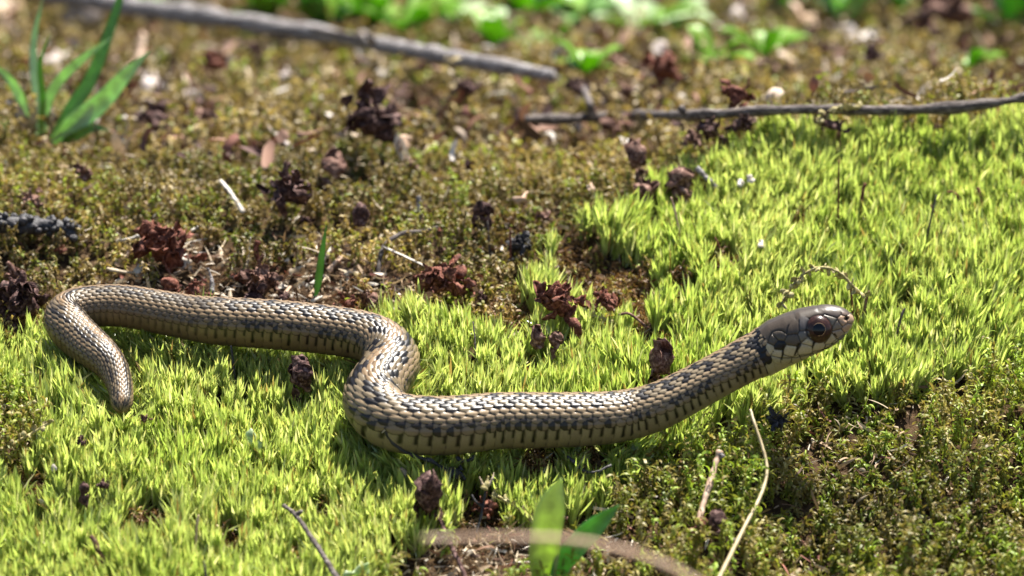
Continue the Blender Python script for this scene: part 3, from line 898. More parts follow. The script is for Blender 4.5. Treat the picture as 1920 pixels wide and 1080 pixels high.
def petal(L, Wd, cup, curl, seed, thick=.02, n=7, k=6, crump=.12, strap=False):
    r = np.random.default_rng(seed)
    v = np.linspace(0, 1, n); u = np.linspace(-1, 1, k)
    UU, VV = np.meshgrid(u, v)
    wv = Wd * np.clip(np.sin(np.pi * (.12 + .80 * VV)) ** .7, .05, 1)
    if strap: wv = Wd * (.75 + .25 * np.sin(3 * VV + seed)) * (1 - .35 * (VV > .99) * r.random(k)[None] - .3 * (VV < .01))
    x = UU * wv
    ang = curl * VV
    yy = L * np.sin(ang) / max(abs(curl), .01) if abs(curl) > .01 else L * VV
    zz = -L * (1 - np.cos(ang)) / curl if abs(curl) > .01 else 0 * VV
    z = zz - cup * Wd * (UU ** 2) * (.4 + .6 * np.sin(np.pi * VV))
    G = np.stack([x, yy, z], -1).reshape(-1, 3)
    G += np.stack([wav(G, 5 / Wd * .6, seed + q, 5) for q in range(3)], -1) * crump * Wd * .5
    lo = G.copy(); lo[:, 2] -= thick
    V = np.vstack([G, lo]); o = n * k; F = []
    for i in range(n - 1):
        for q in range(k - 1):
            a, b, c, d = i * k + q, i * k + q + 1, (i + 1) * k + q + 1, (i + 1) * k + q
            F += [(a, b, c, d), (o + a, o + d, o + c, o + b)]
        F += [(i * k, (i + 1) * k, o + (i + 1) * k, o + i * k), (i * k + k - 1, o + i * k + k - 1, o + (i + 1) * k + k - 1, (i + 1) * k + k - 1)]
    for q in range(k - 1):
        F += [(q, o + q, o + q + 1, q + 1), ((n - 1) * k + q, (n - 1) * k + q + 1, o + (n - 1) * k + q + 1, o + (n - 1) * k + q)]
    return V, F
def ball(rx, ry, rz, rough, seed, n=14, k=18, freq=7):
    V = [(0, 0, 1)]
    for i in range(1, n):
        a = math.pi * i / n
        for q in range(k):
            p = 2 * math.pi * q / k
            V.append((math.sin(a) * math.cos(p), math.sin(a) * math.sin(p), math.cos(a)))
    V.append((0, 0, -1)); V = np.array(V)
    nz = wav(V, freq * .55, seed) * .6 + np.abs(wav(V, freq * 1.2, seed + 5)) * .5 - .3
    V = V * (1 + rough * nz)[:, None] * np.array([rx, ry, rz])
    F = []
    for q in range(k):
        F.append((0, 1 + q, 1 + (q + 1) % k))
        for i in range(n - 2):
            a = 1 + i * k
            F.append((a + q, a + k + q, a + k + (q + 1) % k, a + (q + 1) % k))
        a = 1 + (n - 2) * k
        F.append((a + q, len(V) - 1, a + (q + 1) % k))
    return V, F
def rotm(rx, ry, rz):
    return np.array(Matrix.Rotation(rz, 3, 'Z') @ Matrix.Rotation(ry, 3, 'Y') @ Matrix.Rotation(rx, 3, 'X'))
def husk(name, label, cat, px, py, wpx, hpx, mat, n=6, style='bud', seed=1, tilt=0.0, h=.25, y=None, group=None, stalk=None):
    """a dried bud or cone piece: a core wrapped in overlapping husk scales"""
    if py < 400: h = h + (.38 if py < 300 else .25)
    c = at(px, py, h + hpx * .0048) if y is None else at_y(px, py, y)
    k = cmpx(c)
    rx, rz = wpx * k * .52, hpx * k * .50
    r = np.random.default_rng(seed)
    ROOM.append((c, max(rx, rz)))
    b = c - np.array([0, 0, rz])
    e = empty(name, b, label, cat, group)
    Rm = rotm(r.uniform(-.3, .3), tilt * .3, 0)
    if style == 'rough': n = int(n * 1.6)
    V, F = ball(rx * (.55 if style == 'rough' else .68), rx * .55, rz * (.55 if style == 'rough' else .72), .4 if style == 'rough' else .25, seed, 10, 14)
    obj('core', mesh('core', V @ Rm.T + c - b, F, M[mat]), e)
    for i in range(n):
        fr = (i + .5) / n
        if style == 'bud':                                     # scales rise from the base and wrap the core
            az = i * 2.4 + r.uniform(-.4, .4); up = r.uniform(-.55, .15)
            L = rz * r.uniform(1.0, 1.8); Wd = rx * r.uniform(.4, .75)
            V, F = petal(L, Wd, .55, r.uniform(-.5, 1.3), seed * 31 + i, .05 * rx, crump=.55)
            V = V[:, [0, 2, 1]] * np.array([1, 1, 1])           # stand it up: length along z, back faces +y
            V = V + np.array([0, rx * .62, rz * up - rz * .35])
            V = V @ rotm(0, 0, az).T
        else:                                                  # crumpled fragments stuck all over
            az, el = r.uniform(0, 6.28), r.uniform(-.5, 1.4)
            L = max(rx, rz) * r.uniform(.5, .9); Wd = min(rx, rz) * r.uniform(.22, .5)
            V, F = petal(L * 1.1, Wd, r.uniform(-.9, 1.1), r.uniform(-2.0, 2.0), seed * 31 + i, .025 * rx, 6, 5, crump=.8)
            V = (V - np.array([0, L * .4, 0])) @ rotm(r.uniform(0, 3), r.uniform(0, 3), r.uniform(0, 3)).T
            V = V + np.array([rx * .7 * math.cos(el) * math.cos(az), rx * .62 * math.cos(el) * math.sin(az), rz * .75 * math.sin(el)])
        obj('husk_scale', mesh('husk_scale', V @ Rm.T + c - b, F, M[mat]), e)
    if stalk:
        P = px_path(stalk, 6)
        V, F = tube(P, np.full(len(P), rx * .14), 7, .15, seed)
        obj('stalk', mesh('stalk', V - b, F, M[mat]), e)
    return e
def flake(name, label, cat, px, py, lpx, wpx, mat, ang, h=.34, curl=.4, cup=.3, pitch=.25, seed=1, group=None, y=None, crump=.35, strap=False):
    if py < 300: h = h + .25
    c = at(px, py, h) if y is None else at_y(px, py, y)
    k = cmpx(c)
    V, F = petal(lpx * k, wpx * k / 2, cup, curl * np.random.default_rng(seed).uniform(.5, 2.2), seed, .022 * wpx * k, 10, 6, crump, strap or wpx < lpx * .5)
    V = V - np.array([0, lpx * k * .5, 0])
    Rm = np.array(Matrix.Rotation(math.radians(ang) - math.pi / 2, 3, 'Y').inverted() @ Matrix.Rotation(math.pi / 2 - pitch, 3, 'X'))
    o = obj(name, mesh(name, V @ Rm.T, F, M[mat]), None, Vector(c))
    return tag(o, label, cat, group)

def dropped():
    # ---- sticks
    twig('dead_branch', 'thick weathered grey stick with bare wood lying beyond the moss', 'stick', [(60, -20, 1.5), (230, 10, 1.5), (400, 33, 1.4), (560, 58, 1.35), (700, 82, 1.3), (870, 112, 1.2), (1035, 142, 1.0)],
         17.5, 'grey_wood', .14, (1.25, .72), 18, 3, seg=24, freq=6, parts=[('knot', [(700, 78, 1.45), (690, 66, 1.7)], 9, 'grey_wood', (1, .6)), ('bark_strip', [(560, 46, 1.5), (620, 60, 1.5), (680, 70, 1.48)], 7, 'dark_wood', (.4, .9)), ('splinter', [(1025, 140, 1.0), (1050, 146, .95)], 7, 'grey_wood', (1, .3))])
    twig('bark_twig', 'long thin dark twig with a short side spur, lying behind the moss crest', 'twig', [(985, 224, .95), (1080, 222, .95), (1190, 216, 1.0), (1300, 216, 1.0), (1420, 208, 1.0), (1560, 205, 1.0), (1700, 206, 1.0), (1830, 198, 1.1), (1960, 176, 1.2)],
         11.0, 'dark_wood', .20, (.85, 1.0), 12, 5, seg=20, freq=4, parts=[('side_spur', [(1112, 218, 1.0), (1104, 190, 1.3), (1095, 166, 1.6)], 8, 'dark_wood', (1, .8)), ('side_spur', [(1285, 216, 1.0), (1278, 204, 1.2)], 8, 'dark_wood', (1, .8))])
    tg = twig('knobbly_twig', 'stubby black knobbly stem covered in bumps beside the litter', 'stem', [(-60, 402, .62), (0, 418, .58), (60, 424, .55), (110, 428, .5), (142, 440, .4)], 17, 'black_bark', .28, (1, .75), 16, 8, seg=14, freq=15)
    r = np.random.default_rng(5)
    me_k = [mesh('knob', *ball(.085, .085, .075, .3, 70 + q, 7, 9), M['black_bark']) for q in range(4)]
    KP = px_path([(-60, 402, .62), (0, 418, .58), (60, 424, .55), (110, 428, .5), (142, 440, .4)], 14)
    tb = np.array(tg.location)
    for q in range(90):
        p_ = KP[r.integers(0, len(KP))]; a_ = r.uniform(-.6, 3.7)
        o_ = obj('knob', me_k[q % 4], tg, Vector(p_ - tb + np.array([r.uniform(-.05, .05), -math.cos(a_) * .17, math.sin(a_) * .17])))
        o_.rotation_euler = r.uniform(0, 6, 3); o_.scale = [r.uniform(.5, 1.0)] * 3
    # ---- reddish and brown dried buds and cone pieces
    H = husk
    H('dried_cone', 'crumpled rust red dried cone lying on its side in the moss gap', 'cone', 1052, 572, 86, 58, 'red_husk', 16, 'rough', 3, 1.45, .6)
    H('cone_fragment', 'small rust red torn fragment beside the crumpled red cone', 'cone fragment', 1140, 568, 64, 34, 'red_husk', 9, 'rough', 4, 1.4, .55)
    H('dried_bud', 'oval wrinkled brown bud, larger of the pair below the red cone', 'bud', 1008, 634, 38, 48, 'brown_husk', 6, 'bud', 5, -.2, .66)
    H('dried_bud', 'round brown bud, smaller of the pair below the red cone', 'bud', 1043, 636, 32, 38, 'brown_husk', 5, 'bud', 6, .2, .66)
    H('dried_bud', 'upright pinkish brown bud with split scales just behind the neck of the snake', 'bud', 1240, 678, 60, 72, 'brown_husk', 7, 'bud', 7, .15, .6)
    H('dried_bud', 'dark split bud standing in the moss between the two coils', 'bud', 566, 705, 56, 62, 'purple_husk', 7, 'bud', 9, -.1, .6)
    H('dried_bud', 'open dark purple bud husk on a stalk below the long coil', 'bud', 803, 925, 66, 84, 'purple_husk', 6, 'bud', 10, .12, .65,
      stalk=[(822, 962, .5), (838, 1005, .45), (858, 1050, .4), (880, 1100, .3)])
    H('dried_cone', 'ragged reddish cone piece leaning beside the white straw', 'cone', 832, 528, 84, 66, 'red_husk', 15, 'rough', 11, .5, .34)
    H('dried_cone', 'dark red brown cone mound in front of the tan curled leaf', 'cone', 300, 468, 92, 74, 'red_husk', 18, 'rough', 12, .3, .16)
    H('dried_cone', 'purplish brown cone piece half buried in pale straw litter', 'cone', 494, 528, 74, 52, 'brown_husk', 10, 'rough', 13, .8, .14)
    H('dried_bud', 'low dark purple husk touching the back of the snake near the litter', 'bud', 478, 560, 62, 36, 'purple_husk', 7, 'rough', 14, 1.2, .1)
    H('dried_cone', 'chunky dark cone cluster at the outer curve of the tail bend', 'cone', 42, 572, 88, 82, 'purple_husk', 18, 'rough', 15, .4, .18)
    H('cone_fragment', 'small dark cone crumb below the cluster at the tail bend', 'cone fragment', 20, 615, 52, 44, 'purple_husk', 9, 'rough', 16, .2, .1)
    H('dried_bud', 'curved reddish bud resting against the upper back near the tail bend', 'bud', 318, 532, 48, 32, 'red_husk', 6, 'bud', 17, 1.0, .22)
    H('cone_fragment', 'crumbly orange brown fragment against the back of the snake', 'cone fragment', 366, 547, 42, 28, 'red_husk', 8, 'rough', 18, 1.3, .2)
    H('dried_cone', 'large blurred dark purple cone standing alone on the olive moss', 'cone', 698, 232, 104, 78, 'purple_husk', 16, 'rough', 19, 1.2, .3)
    H('dried_cone', 'knobbly purple brown cone cluster between straw and the olive moss', 'cone', 546, 360, 84, 66, 'purple_husk', 14, 'rough', 20, .4, .2)
    H('dried_bud', 'broad flat purple brown husk on the olive moss', 'bud', 625, 312, 74, 42, 'brown_husk', 6, 'bud', 21, 1.1, .2)
    H('dried_bud', 'pointed dark purple husk leaning over beside the pale upright twig', 'bud', 676, 398, 44, 52, 'purple_husk', 5, 'bud', 22, -.5, .2)
    H('dried_bud', 'round dark brown bud alone on moss above the black lump', 'bud', 905, 392, 46, 40, 'purple_husk', 6, 'bud', 23, .3, .2)
    H('charred_lump', 'small rough black lump beside a thin red stalk', 'lump', 976, 462, 46, 36, 'black_bark', 14, 'rough', 24, .3, .25)
    H('dried_bud', 'leaning brown bud with a grey side, apart from the pair on the crest', 'bud', 1194, 290, 52, 66, 'brown_husk', 6, 'bud', 25, -.45, .25)
    H('dried_bud', 'open brown bud at the edge of the green crest beside a broken twig', 'bud', 1276, 332, 64, 50, 'brown_husk', 7, 'bud', 26, .3, .35)
    H('dried_bud', 'low brown husk behind the first green tufts of the crest', 'bud', 1208, 358, 60, 34, 'brown_husk', 6, 'bud', 27, 1.2, .2)
    H('bark_piece', 'short blackish cracked bark piece on the curled moss under the neck', 'bark', 1453, 789, 54, 28, 'black_bark', 9, 'rough', 28, 1.5, .8)
    H('dried_bud', 'small black ribbed bud nested in curled moss beside the pale stalk', 'bud', 1345, 976, 48, 54, 'purple_husk', 8, 'bud', 29, .1, .8)
    H('dried_bud', 'dark red husk blurred on the moss near the tuft of grass', 'bud', 293, 222, 78, 52, 'purple_husk', 7, 'rough', 30, .8, .2)
    H('dried_bud', 'brown husk next to the dark red husk near the grass tuft', 'bud', 378, 216, 52, 32, 'brown_husk', 5, 'rough', 31, .8, .2)
    H('bark_piece', 'reddish bark chunk blurred beyond the twig with the spur', 'bark', 1245, 132, 84, 52, 'red_husk', 9, 'rough', 32, 1.2, .5)
    H('bark_piece', 'dark brown bark chunk in the blurred herbs beyond the twig', 'bark', 1790, 22, 150, 74, 'brown_husk', 9, 'rough', 33, 1.2, .6)
    H('bark_piece', 'dark lump of bark resting against the long thin twig', 'bark', 1380, 175, 74, 44, 'red_husk', 8, 'rough', 34, 1.2, .4)
    H('bark_piece', 'small upright bark stub beyond the long thin twig', 'bark', 1632, 100, 44, 60, 'purple_husk', 6, 'rough', 35, .1, .4)
    H('dried_bud', 'tiny dark bud on the moss at the end of the twig', 'bud', 978, 222, 38, 38, 'brown_husk', 5, 'bud', 36, .1, .3)
    H('dried_bud', 'small round black bud head poking from green moss beside a crumb', 'bud', 158, 915, 26, 30, 'purple_husk', 5, 'bud', 37, .1, .8, stalk=[(158, 925, .5), (156, 950, .3), (155, 980, .1)])
    H('dried_bud', 'dark crumb beside the small round black bud head', 'bud', 193, 910, 26, 22, 'purple_husk', 6, 'rough', 38, .4, .8)
    H('dried_bud', 'tiny dark speck of husk on green moss under the tail tip', 'bud', 152, 830, 26, 22, 'purple_husk', 6, 'rough', 39, .7, .8)
    H('dried_bud', 'brown crumb beside the very tip of the tail', 'bud', 270, 785, 22, 16, 'brown_husk', 5, 'rough', 40, 1.1,.8)
    H('cone_fragment', 'pale brown crumb under the stalk of the purple bud husk', 'cone fragment', 735, 975, 34, 26, 'tan_leaf', 6, 'rough', 41, .8, .35)
    H('cone_fragment', 'orange brown scrap at the foot of the dry seed stalk', 'cone fragment', 912, 955, 48, 40, 'red_husk', 8, 'rough', 42, .8, .25)
    H('dried_bud', 'black frayed knot hanging on the thin root under the coil', 'bud', 852, 890, 34, 26, 'black_bark', 9, 'rough', 43, 1.2, .55)
    CRUMB = ['tiny pink purple husk crumb on olive moss above the litter', 'brown husk crumb above the dark cluster at the tail bend', 'red husk crumb beside the purplish cone piece',
             'dark husk crumb beside the low purple husk at the back of the snake', 'large brown husk crumb at the top of the upper coil bend', 'red husk crumb next to the large crumb at the coil bend',
             'dark crumb alone on olive moss beyond the round bud', 'tiny brown crumb beside the white straw near the red cone piece', 'small red crumb over the standing bud behind the neck',
             'dark crumb beside the ragged red cone piece', 'brown crumb on moss past the black lump', 'red crumb under the knobbly black twig']
    for i, (px, py, s) in enumerate([(575, 412, 22), (20, 520, 34), (450, 520, 26), (530, 560, 30), (700, 560, 44), (655, 572, 36), (880, 310, 26), (830, 470, 18), (1262, 600, 22), (905, 560, 30), (1020, 405, 26), (115, 470, 24)]):
        husk('husk_crumb', CRUMB[i], 'husk', px, py, s, s * .8, ['purple_husk', 'brown_husk', 'red_husk'][i % 3], 5, 'rough', 60 + i, .5, .16, group='husk crumbs among the litter')
    MORE = [(1140, 232, 60, 40, 'brown_husk', 'brown bark crumb under the spur of the long thin twig'), (1330, 240, 70, 46, 'purple_husk', 'dark crumpled husk hanging under the long thin twig'),
            (1300, 262, 46, 36, 'brown_husk', 'small pinkish husk below the crumpled husk under the twig'), (1270, 235, 54, 30, 'purple_husk', 'flat dark husk under the second spur of the twig'),
            (1395, 235, 48, 36, 'purple_husk', 'dark husk between the twig and the moss crest'), (1560, 232, 70, 26, 'purple_husk', 'long dark husk in the shade of the twig over the crest'),
            (1180, 172, 44, 30, 'brown_husk', 'small brown husk beyond the spur of the twig'), (1085, 165, 54, 36, 'purple_husk', 'dark husk leaning at the top of the twig spur'),
            (1450, 130, 60, 36, 'brown_husk', 'brown husk on far moss beyond the twig'), (400, 120, 80, 40, 'red_husk', 'reddish husk on moss under the thick grey stick'),
            (470, 95, 60, 34, 'purple_husk', 'dark husk in the shade of the thick grey stick'), (880, 165, 56, 30, 'purple_husk', 'dark husk on moss near the thin end of the grey stick'),
            (160, 330, 44, 30, 'brown_husk', 'small brown husk on moss below the grass tuft'), (60, 375, 60, 20, 'brown_husk', 'flat brown husk above the knobbly black twig'),
            (770, 310, 34, 26, 'brown_husk', 'small brown husk on moss below the large blurred cone'), (1120, 400, 34, 26, 'purple_husk', 'small dark husk at the moss edge below the low brown husk'),
            (1560, 100, 60, 30, 'brown_husk', 'brown husk between whitish chip and twig'), (1740, 60, 80, 40, 'purple_husk', 'dark husk before the dark bark chunk')]
    for i, (px, py, w_, h_, mt, lb) in enumerate(MORE):
        H('dried_husk', lb, 'husk', px, py, w_, h_, mt, 7, 'rough', 120 + i, .8, .25)
    for i, (px, py, lb) in enumerate([(1392, 342, 'white petal scrap on bright moss beside the broken twig'), (1426, 453, 'white petal scrap in the middle of the bright moss'), (1405, 335, 'tiny white petal next to the petal scrap by the broken twig'), (98, 880, 'white petal scrap in moss near the round black bud head'), (75, 945, 'larger white petal scrap in moss near the withered gap')]):
        flake('petal', lb, 'petal', px, py, 22, 14, 'white_straw', 40 + 50 * i, .85, .5, .5, .6, 140 + i)
    # ---- straws and flakes
    twig('straw_piece', 'flat white straw slanting down to the ragged red cone', 'straw', [(718, 462, .55), (742, 473, .50), (770, 486, .42), (812, 506, .30)], 5.0, 'white_straw', .10, (1, .8), 8, 2, flat=.4)
    twig('curved_twig', 'curved grey twig arching over the white straw', 'twig', [(820, 427, .42), (790, 434, .5), (755, 438, .55), (725, 455, .5), (712, 485, .36), (710, 516, .2)], 4.6, 'dark_wood', .12, (.9, 1), 8, 3)
    twig('pale_twig', 'short pale grey twig standing up from the olive moss', 'twig', [(785, 368, .75), (786, 390, .55), (790, 410, .40), (797, 432, .2)], 4.4, 'grey_wood', .12, (1, .8), 8, 4)
    twig('pale_straw', 'bleached broken straw beside the knobbly cone cluster', 'straw', [(413, 338, .62), (425, 352, .55), (440, 372, .45), (456, 398, .3)], 6.0, 'white_straw', .15, (.8, 1), 8, 5, flat=.6)
    twig('pale_straw', 'short bleached straw on olive moss far from the litter', 'straw', [(497, 236, .6), (515, 250, .55), (548, 278, .35)], 7.0, 'pale_leaf', .15, (1, .8), 8, 6, flat=.6)
    twig('pale_straw', 'thick bleached straw stub standing beside the grass tuft', 'straw', [(233, 220, 1.0), (234, 245, .7), (226, 282, .3)], 9.0, 'pale_leaf', .15, (.9, 1), 8, 7, flat=.7)
    flake('curled_leaf', 'narrow tan curled leaf arching up behind the dark red cone mound', 'leaf', 318, 412, 92, 18, 'tan_leaf', 38, .55, -.9, .5, .3, 3)
    flake('straw_flake', 'white flat straw flake behind the dark red cone mound', 'straw', 248, 447, 48, 10, 'white_straw', 8, .45, .2, .2, .4, 4)
    flake('straw_flake', 'short white flake at the top of the dark red cone mound', 'straw', 325, 431, 32, 11, 'white_straw', 12, .5, .2, .2, .4, 5)
    twig('split_stem', 'hollow pale split stem piece lying above the tail bend', 'stem', [(202, 503, .36), (222, 508, .36), (252, 512, .34)], 6.0, 'straw', .3, (1, .8), 9, 8, flat=.5)
    flake('straw_flake', 'white torn flake at the end of the hollow split stem', 'straw', 262, 505, 26, 18, 'white_straw', 30, .36, .3, .3, .4, 6)
    flake('bark_flake', 'bright white papery flake beside the dark red cone mound', 'flake', 350, 486, 40, 26, 'white_straw', 50, .32, .5, .4, .5, 7)
    twig('grey_stub', 'glossy grey upright stub rising behind the snake', 'stub', [(389, 503, .55), (396, 520, .42), (398, 545, .25), (398, 562, .1)], 7.0, 'grey_wood', .3, (.7, 1), 9, 9, flat=.6)
    twig('pale_straw', 'upright white straw blade beside the brown curved stalk', 'straw', [(470, 445, .75), (467, 470, .5), (463, 500, .25)], 5.0, 'white_straw', .3, (.5, 1), 8, 10, flat=.35)
    twig('brown_stalk', 'short brown stalk with a cut end behind the purplish cone piece', 'stalk', [(484, 452, .66), (480, 468, .5), (484, 486, .35), (489, 504, .2)], 4.6, 'red_husk', .08, (1.2, .8), 8, 11)
    twig('pale_straw', 'forked pale straw upright near the green grass blade', 'straw', [(559, 462, .6), (558, 480, .4), (554, 500, .2)], 3.4, 'straw', .3, (.7, .9), 8, 12, flat=.5)
    twig('pale_straw', 'straight tan straw lying behind the green grass blade', 'straw', [(562, 463, .5), (580, 467, .46), (602, 475, .40)], 4.2, 'straw', .3, (1, .7), 8, 13, flat=.5)
    SCRAP = ['wide pale straw scrap between the purplish cone piece and the green grass blade', 'broad bleached straw scrap just past the tip side of the green grass blade',
             'slanting tan scrap beside the broad scrap past the grass blade', 'narrow steep scrap touching the broad scrap past the grass blade',
             'thin upright scrap between the grass blade and the white straw', 'thin flat scrap across the foot of the green grass blade',
             'steep narrow scrap beside the low dark purple husk', 'stubby upright scrap between grey stub and purplish cone piece',
             'wide tilted scrap on moss past the dark red cone mound', 'small pale scrap beside the tan curled leaf',
             'thin level scrap near the foot of the curved grey twig', 'long level scrap in front of the curved grey twig',
             'tiny upright scrap beside the white straw blade', 'flat thin scrap lying along the back of the upper coil',
             'very thin tilted scrap between grass blade and curved grey twig', 'small steep scrap behind the short brown stalk']
    for i, (px, py, l, w_, a) in enumerate([(560, 508, 46, 16, 8), (622, 470, 42, 20, 25), (632, 492, 52, 16, 40), (612, 480, 36, 12, 60), (650, 520, 34, 9, 110), (590, 530, 44, 8, 15), (540, 545, 40, 9, 60), (430, 545, 34, 10, 100),
                                            (400, 440, 44, 18, -40), (370, 428, 30, 10, 20), (680, 530, 40, 8, -20), (705, 548, 52, 9, -15), (455, 470, 24, 8, 80), (600, 560, 44, 8, 10), (640, 548, 38, 7, -30), (520, 470, 30, 8, 120)]):
        flake('straw_scrap', SCRAP[i], 'straw', px, py, l, w_, ['straw', 'white_straw', 'tan_leaf', 'straw'][i % 4], a, .22, .4, .5, .75, 20 + i, 'straw scraps in the litter')
    # ---- pale leaves and chips out of focus
    for i, (px, py, l, w_, a, lb, mt) in enumerate([
            (318, 152, 100, 58, 18, 'broad pale dry leaf beyond the grass tuft', 'pale_leaf'), (372, 160, 60, 44, 60, 'small pale dry leaf beside the broad pale leaf', 'pale_leaf'),
            (118, 92, 110, 44, 62, 'pale upright dry leaf behind the grass tuft', 'pale_leaf'), (262, 90, 120, 30, 75, 'narrow pinkish dry leaf standing under the grey stick', 'tan_leaf'),
            (160, 40, 110, 56, -30, 'greyish dry leaf at the end of the grey stick', 'pale_leaf'),
            (548, 140, 46, 24, 0, 'small round pale chip under the grey stick', 'pale_leaf'), (1368, 48, 60, 40, 40, 'bright white dry leaf among the far herbs', 'white_straw'),
            (1410, 25, 120, 36, 12, 'long pale dry leaf beside the bright white leaf', 'pale_leaf'), (1595, 62, 46, 46, 80, 'round whitish chip beyond the long thin twig', 'pale_leaf'),
            (1880, 22, 120, 26, 48, 'slanting pale dry stem leaf beside the dark bark chunk', 'pale_leaf'), (1140, 75, 90, 34, -50, 'pale brown dry leaf in the far herbs', 'tan_leaf'),
            (1248, 100, 60, 34, 10, 'pale dry leaf on top of the reddish bark chunk', 'pale_leaf'), (1035, 248, 26, 22, 60, 'tiny white chip under the long thin twig', 'white_straw'),
            (1710, 222, 60, 12, -62, 'white straw sliver leaning on the long thin twig', 'white_straw'), (700, 60, 70, 26, 30, 'pale dry leaf resting on the grey stick', 'pale_leaf'),
            (1835, 170, 44, 22, 75, 'pale upright chip behind the end of the thin twig', 'pale_leaf'), (1120, 350, 34, 18, 20, 'small tan chip on moss before the low brown husk', 'tan_leaf'), (990, 372, 60, 22, 10, 'flat tan chip half sunk in the olive moss', 'tan_leaf'),
            (770, 268, 60, 30, 10, 'faded pink leaf scrap beside the large blurred cone', 'tan_leaf'), (1540, 40, 110, 60, 20, 'brown curled dry leaf behind the whitish chip', 'tan_leaf'), (20, 25, 120, 70, 30, 'large tan dry leaf at the edge of the far litter', 'tan_leaf'),
            (960, 60, 80, 40, 15, 'brown dry leaf between the grey stick and the far herbs', 'tan_leaf'), (1700, 130, 80, 30, 10, 'dull tan dry leaf on moss beyond the twig', 'tan_leaf')]):
        flake('dry_leaf', lb, 'leaf', px, py, l, w_, mt, a, .50, .9, .8, .6, 50 + i, crump=.8)
    # ---- thin stalks and roots
    twig('thin_stalk', 'hair thin dark stalk curving up from moss between coil and bud pair', 'stalk', [(887, 603, 1.0), (890, 630, .85), (893, 665, .65), (902, 705, .4), (915, 738, .2)], 1.9, 'dark_wood', .05, (.8, 1.1), 6, 3)
    twig('black_root', 'wiry black root running beneath the front of the lower coil', 'root', [(722, 806, ('y', -5.10)), (738, 832, ('y', -5.08)), (775, 855, ('y', -5.02)), (812, 866, ('y', -5.05)), (836, 884, ('y', -5.15))], 4.2, 'black_bark', .35, (.6, 1), 8, 4,
         parts=[('rootlet', [(836, 884, ('y', -5.15)), (860, 886, ('y', -5.15)), (872, 900, ('y', -5.2))], 5, 'black_bark', (1, .6)), ('rootlet', [(722, 806, ('y', -5.10)), (716, 812, ('y', -5.11))], 2, 'straw', (1, .5))])
    twig('black_root', 'short black curl of root under the middle of the lower coil', 'root', [(856, 858, ('y', -4.95)), (868, 864, ('y', -4.97)), (882, 862, ('y', -4.95)), (890, 854, ('y', -4.93))], 4.0, 'black_bark', .4, (1, .7), 8, 5)
    twig('dark_twig', 'thin forked dark twig lying in moss below the neck bend', 'twig', [(1064, 856, .75), (1082, 872, .75), (1096, 884, .7), (1120, 884, .75), (1146, 872, .8)], 3.4, 'black_bark', .25, (.9, .8), 7, 6)
    twig('dark_twig', 'straight dark twig slanting out of the green moss near two sprout leaves', 'twig', [(532, 948, .85), (555, 966, .95), (585, 1010, 1.0), (612, 1052, 1.0), (660, 1130, .8)], 5.0, 'dark_wood', .14, (.8, 1.1), 9, 7, parts=[('side_bud', [(556, 966, .95), (566, 958, 1.05)], 5, 'dark_wood', (1, .7))])
    twig('seed_stalk', 'dry dark stalk with a frayed seed head below the long coil', 'stalk', [(912, 910, .85), (908, 935, .65), (902, 965, .45), (892, 1005, .2)], 3.2, 'black_bark', .25, (1, .8), 7, 8,
         parts=[('seed_head', [(909, 918, .8), (913, 905, .9), (916, 892, 1.0)], 6, 'lichen', (1.2, .2)), ('seed_head', [(911, 915, .8), (922, 900, .92), (926, 886, 1.0)], 4, 'straw', (1, .2)), ('seed_head', [(908, 915, .8), (902, 902, .9), (899, 894, .95)], 4, 'straw', (1, .2)), ('side_spur', [(903, 950, .55), (890, 938, .65), (884, 928, .72)], 3, 'black_bark', (1, .5))])
    twig('mottled_stalk', 'whitish brown mottled stalk ending in a dark red foot', 'stalk', [(1350, 846, 1.5), (1342, 870, 1.4), (1328, 915, 1.25), (1316, 955, 1.1), (1308, 985, 1.0)], 6.0, 'tan_leaf', .2, (1.0, .9), 9, 9,
         parts=[('foot', [(1320, 975, 1.05), (1305, 992, 1.0), (1280, 1004, .9)], 9, 'red_husk', (1, .7)), ('stem_tip', [(1350, 850, 1.5), (1355, 858, 1.45)], 7, 'grey_wood', (1, .8))])
    twig('tan_stem', 'long smooth tan stem bending up through the curled moss', 'stem', [(1407, 768, 1.7), (1415, 795, 1.65), (1430, 840, 1.5), (1438, 880, 1.4), (1428, 925, 1.35), (1395, 990, 1.3), (1365, 1050, 1.3), (1320, 1140, 1.2), (1290, 1200, .9)], 3.6, 'tan_stem', .10, (.75, 1.15), 10, 10)
    twig('pink_stem', 'out of focus pinkish dead stem arching in front of two sprout leaves', 'stem', [(792, 1010, ('y', -19.2)), (860, 1009, ('y', -19.2)), (960, 1008, ('y', -19.2)), (1060, 1012, ('y', -19.1)), (1160, 1030, ('y', -19.0)), (1260, 1066, ('y', -18.9)), (1360, 1130, ('y', -18.7)), (1450, 1240, ('y', -18.4)), (1520, 1420, ('y', -18.0))], 7.5, 'pink_stem', .08, (.6, 1.1), 10, 11)
    twig('broken_twig', 'short broken knotty twig propped on the moss crest beside the open bud', 'twig', [(1306, 315, .95), (1318, 328, .85), (1332, 340, .75), (1344, 352, .62)], 5.2, 'grey_wood', .25, (.9, 1.1), 9, 12)
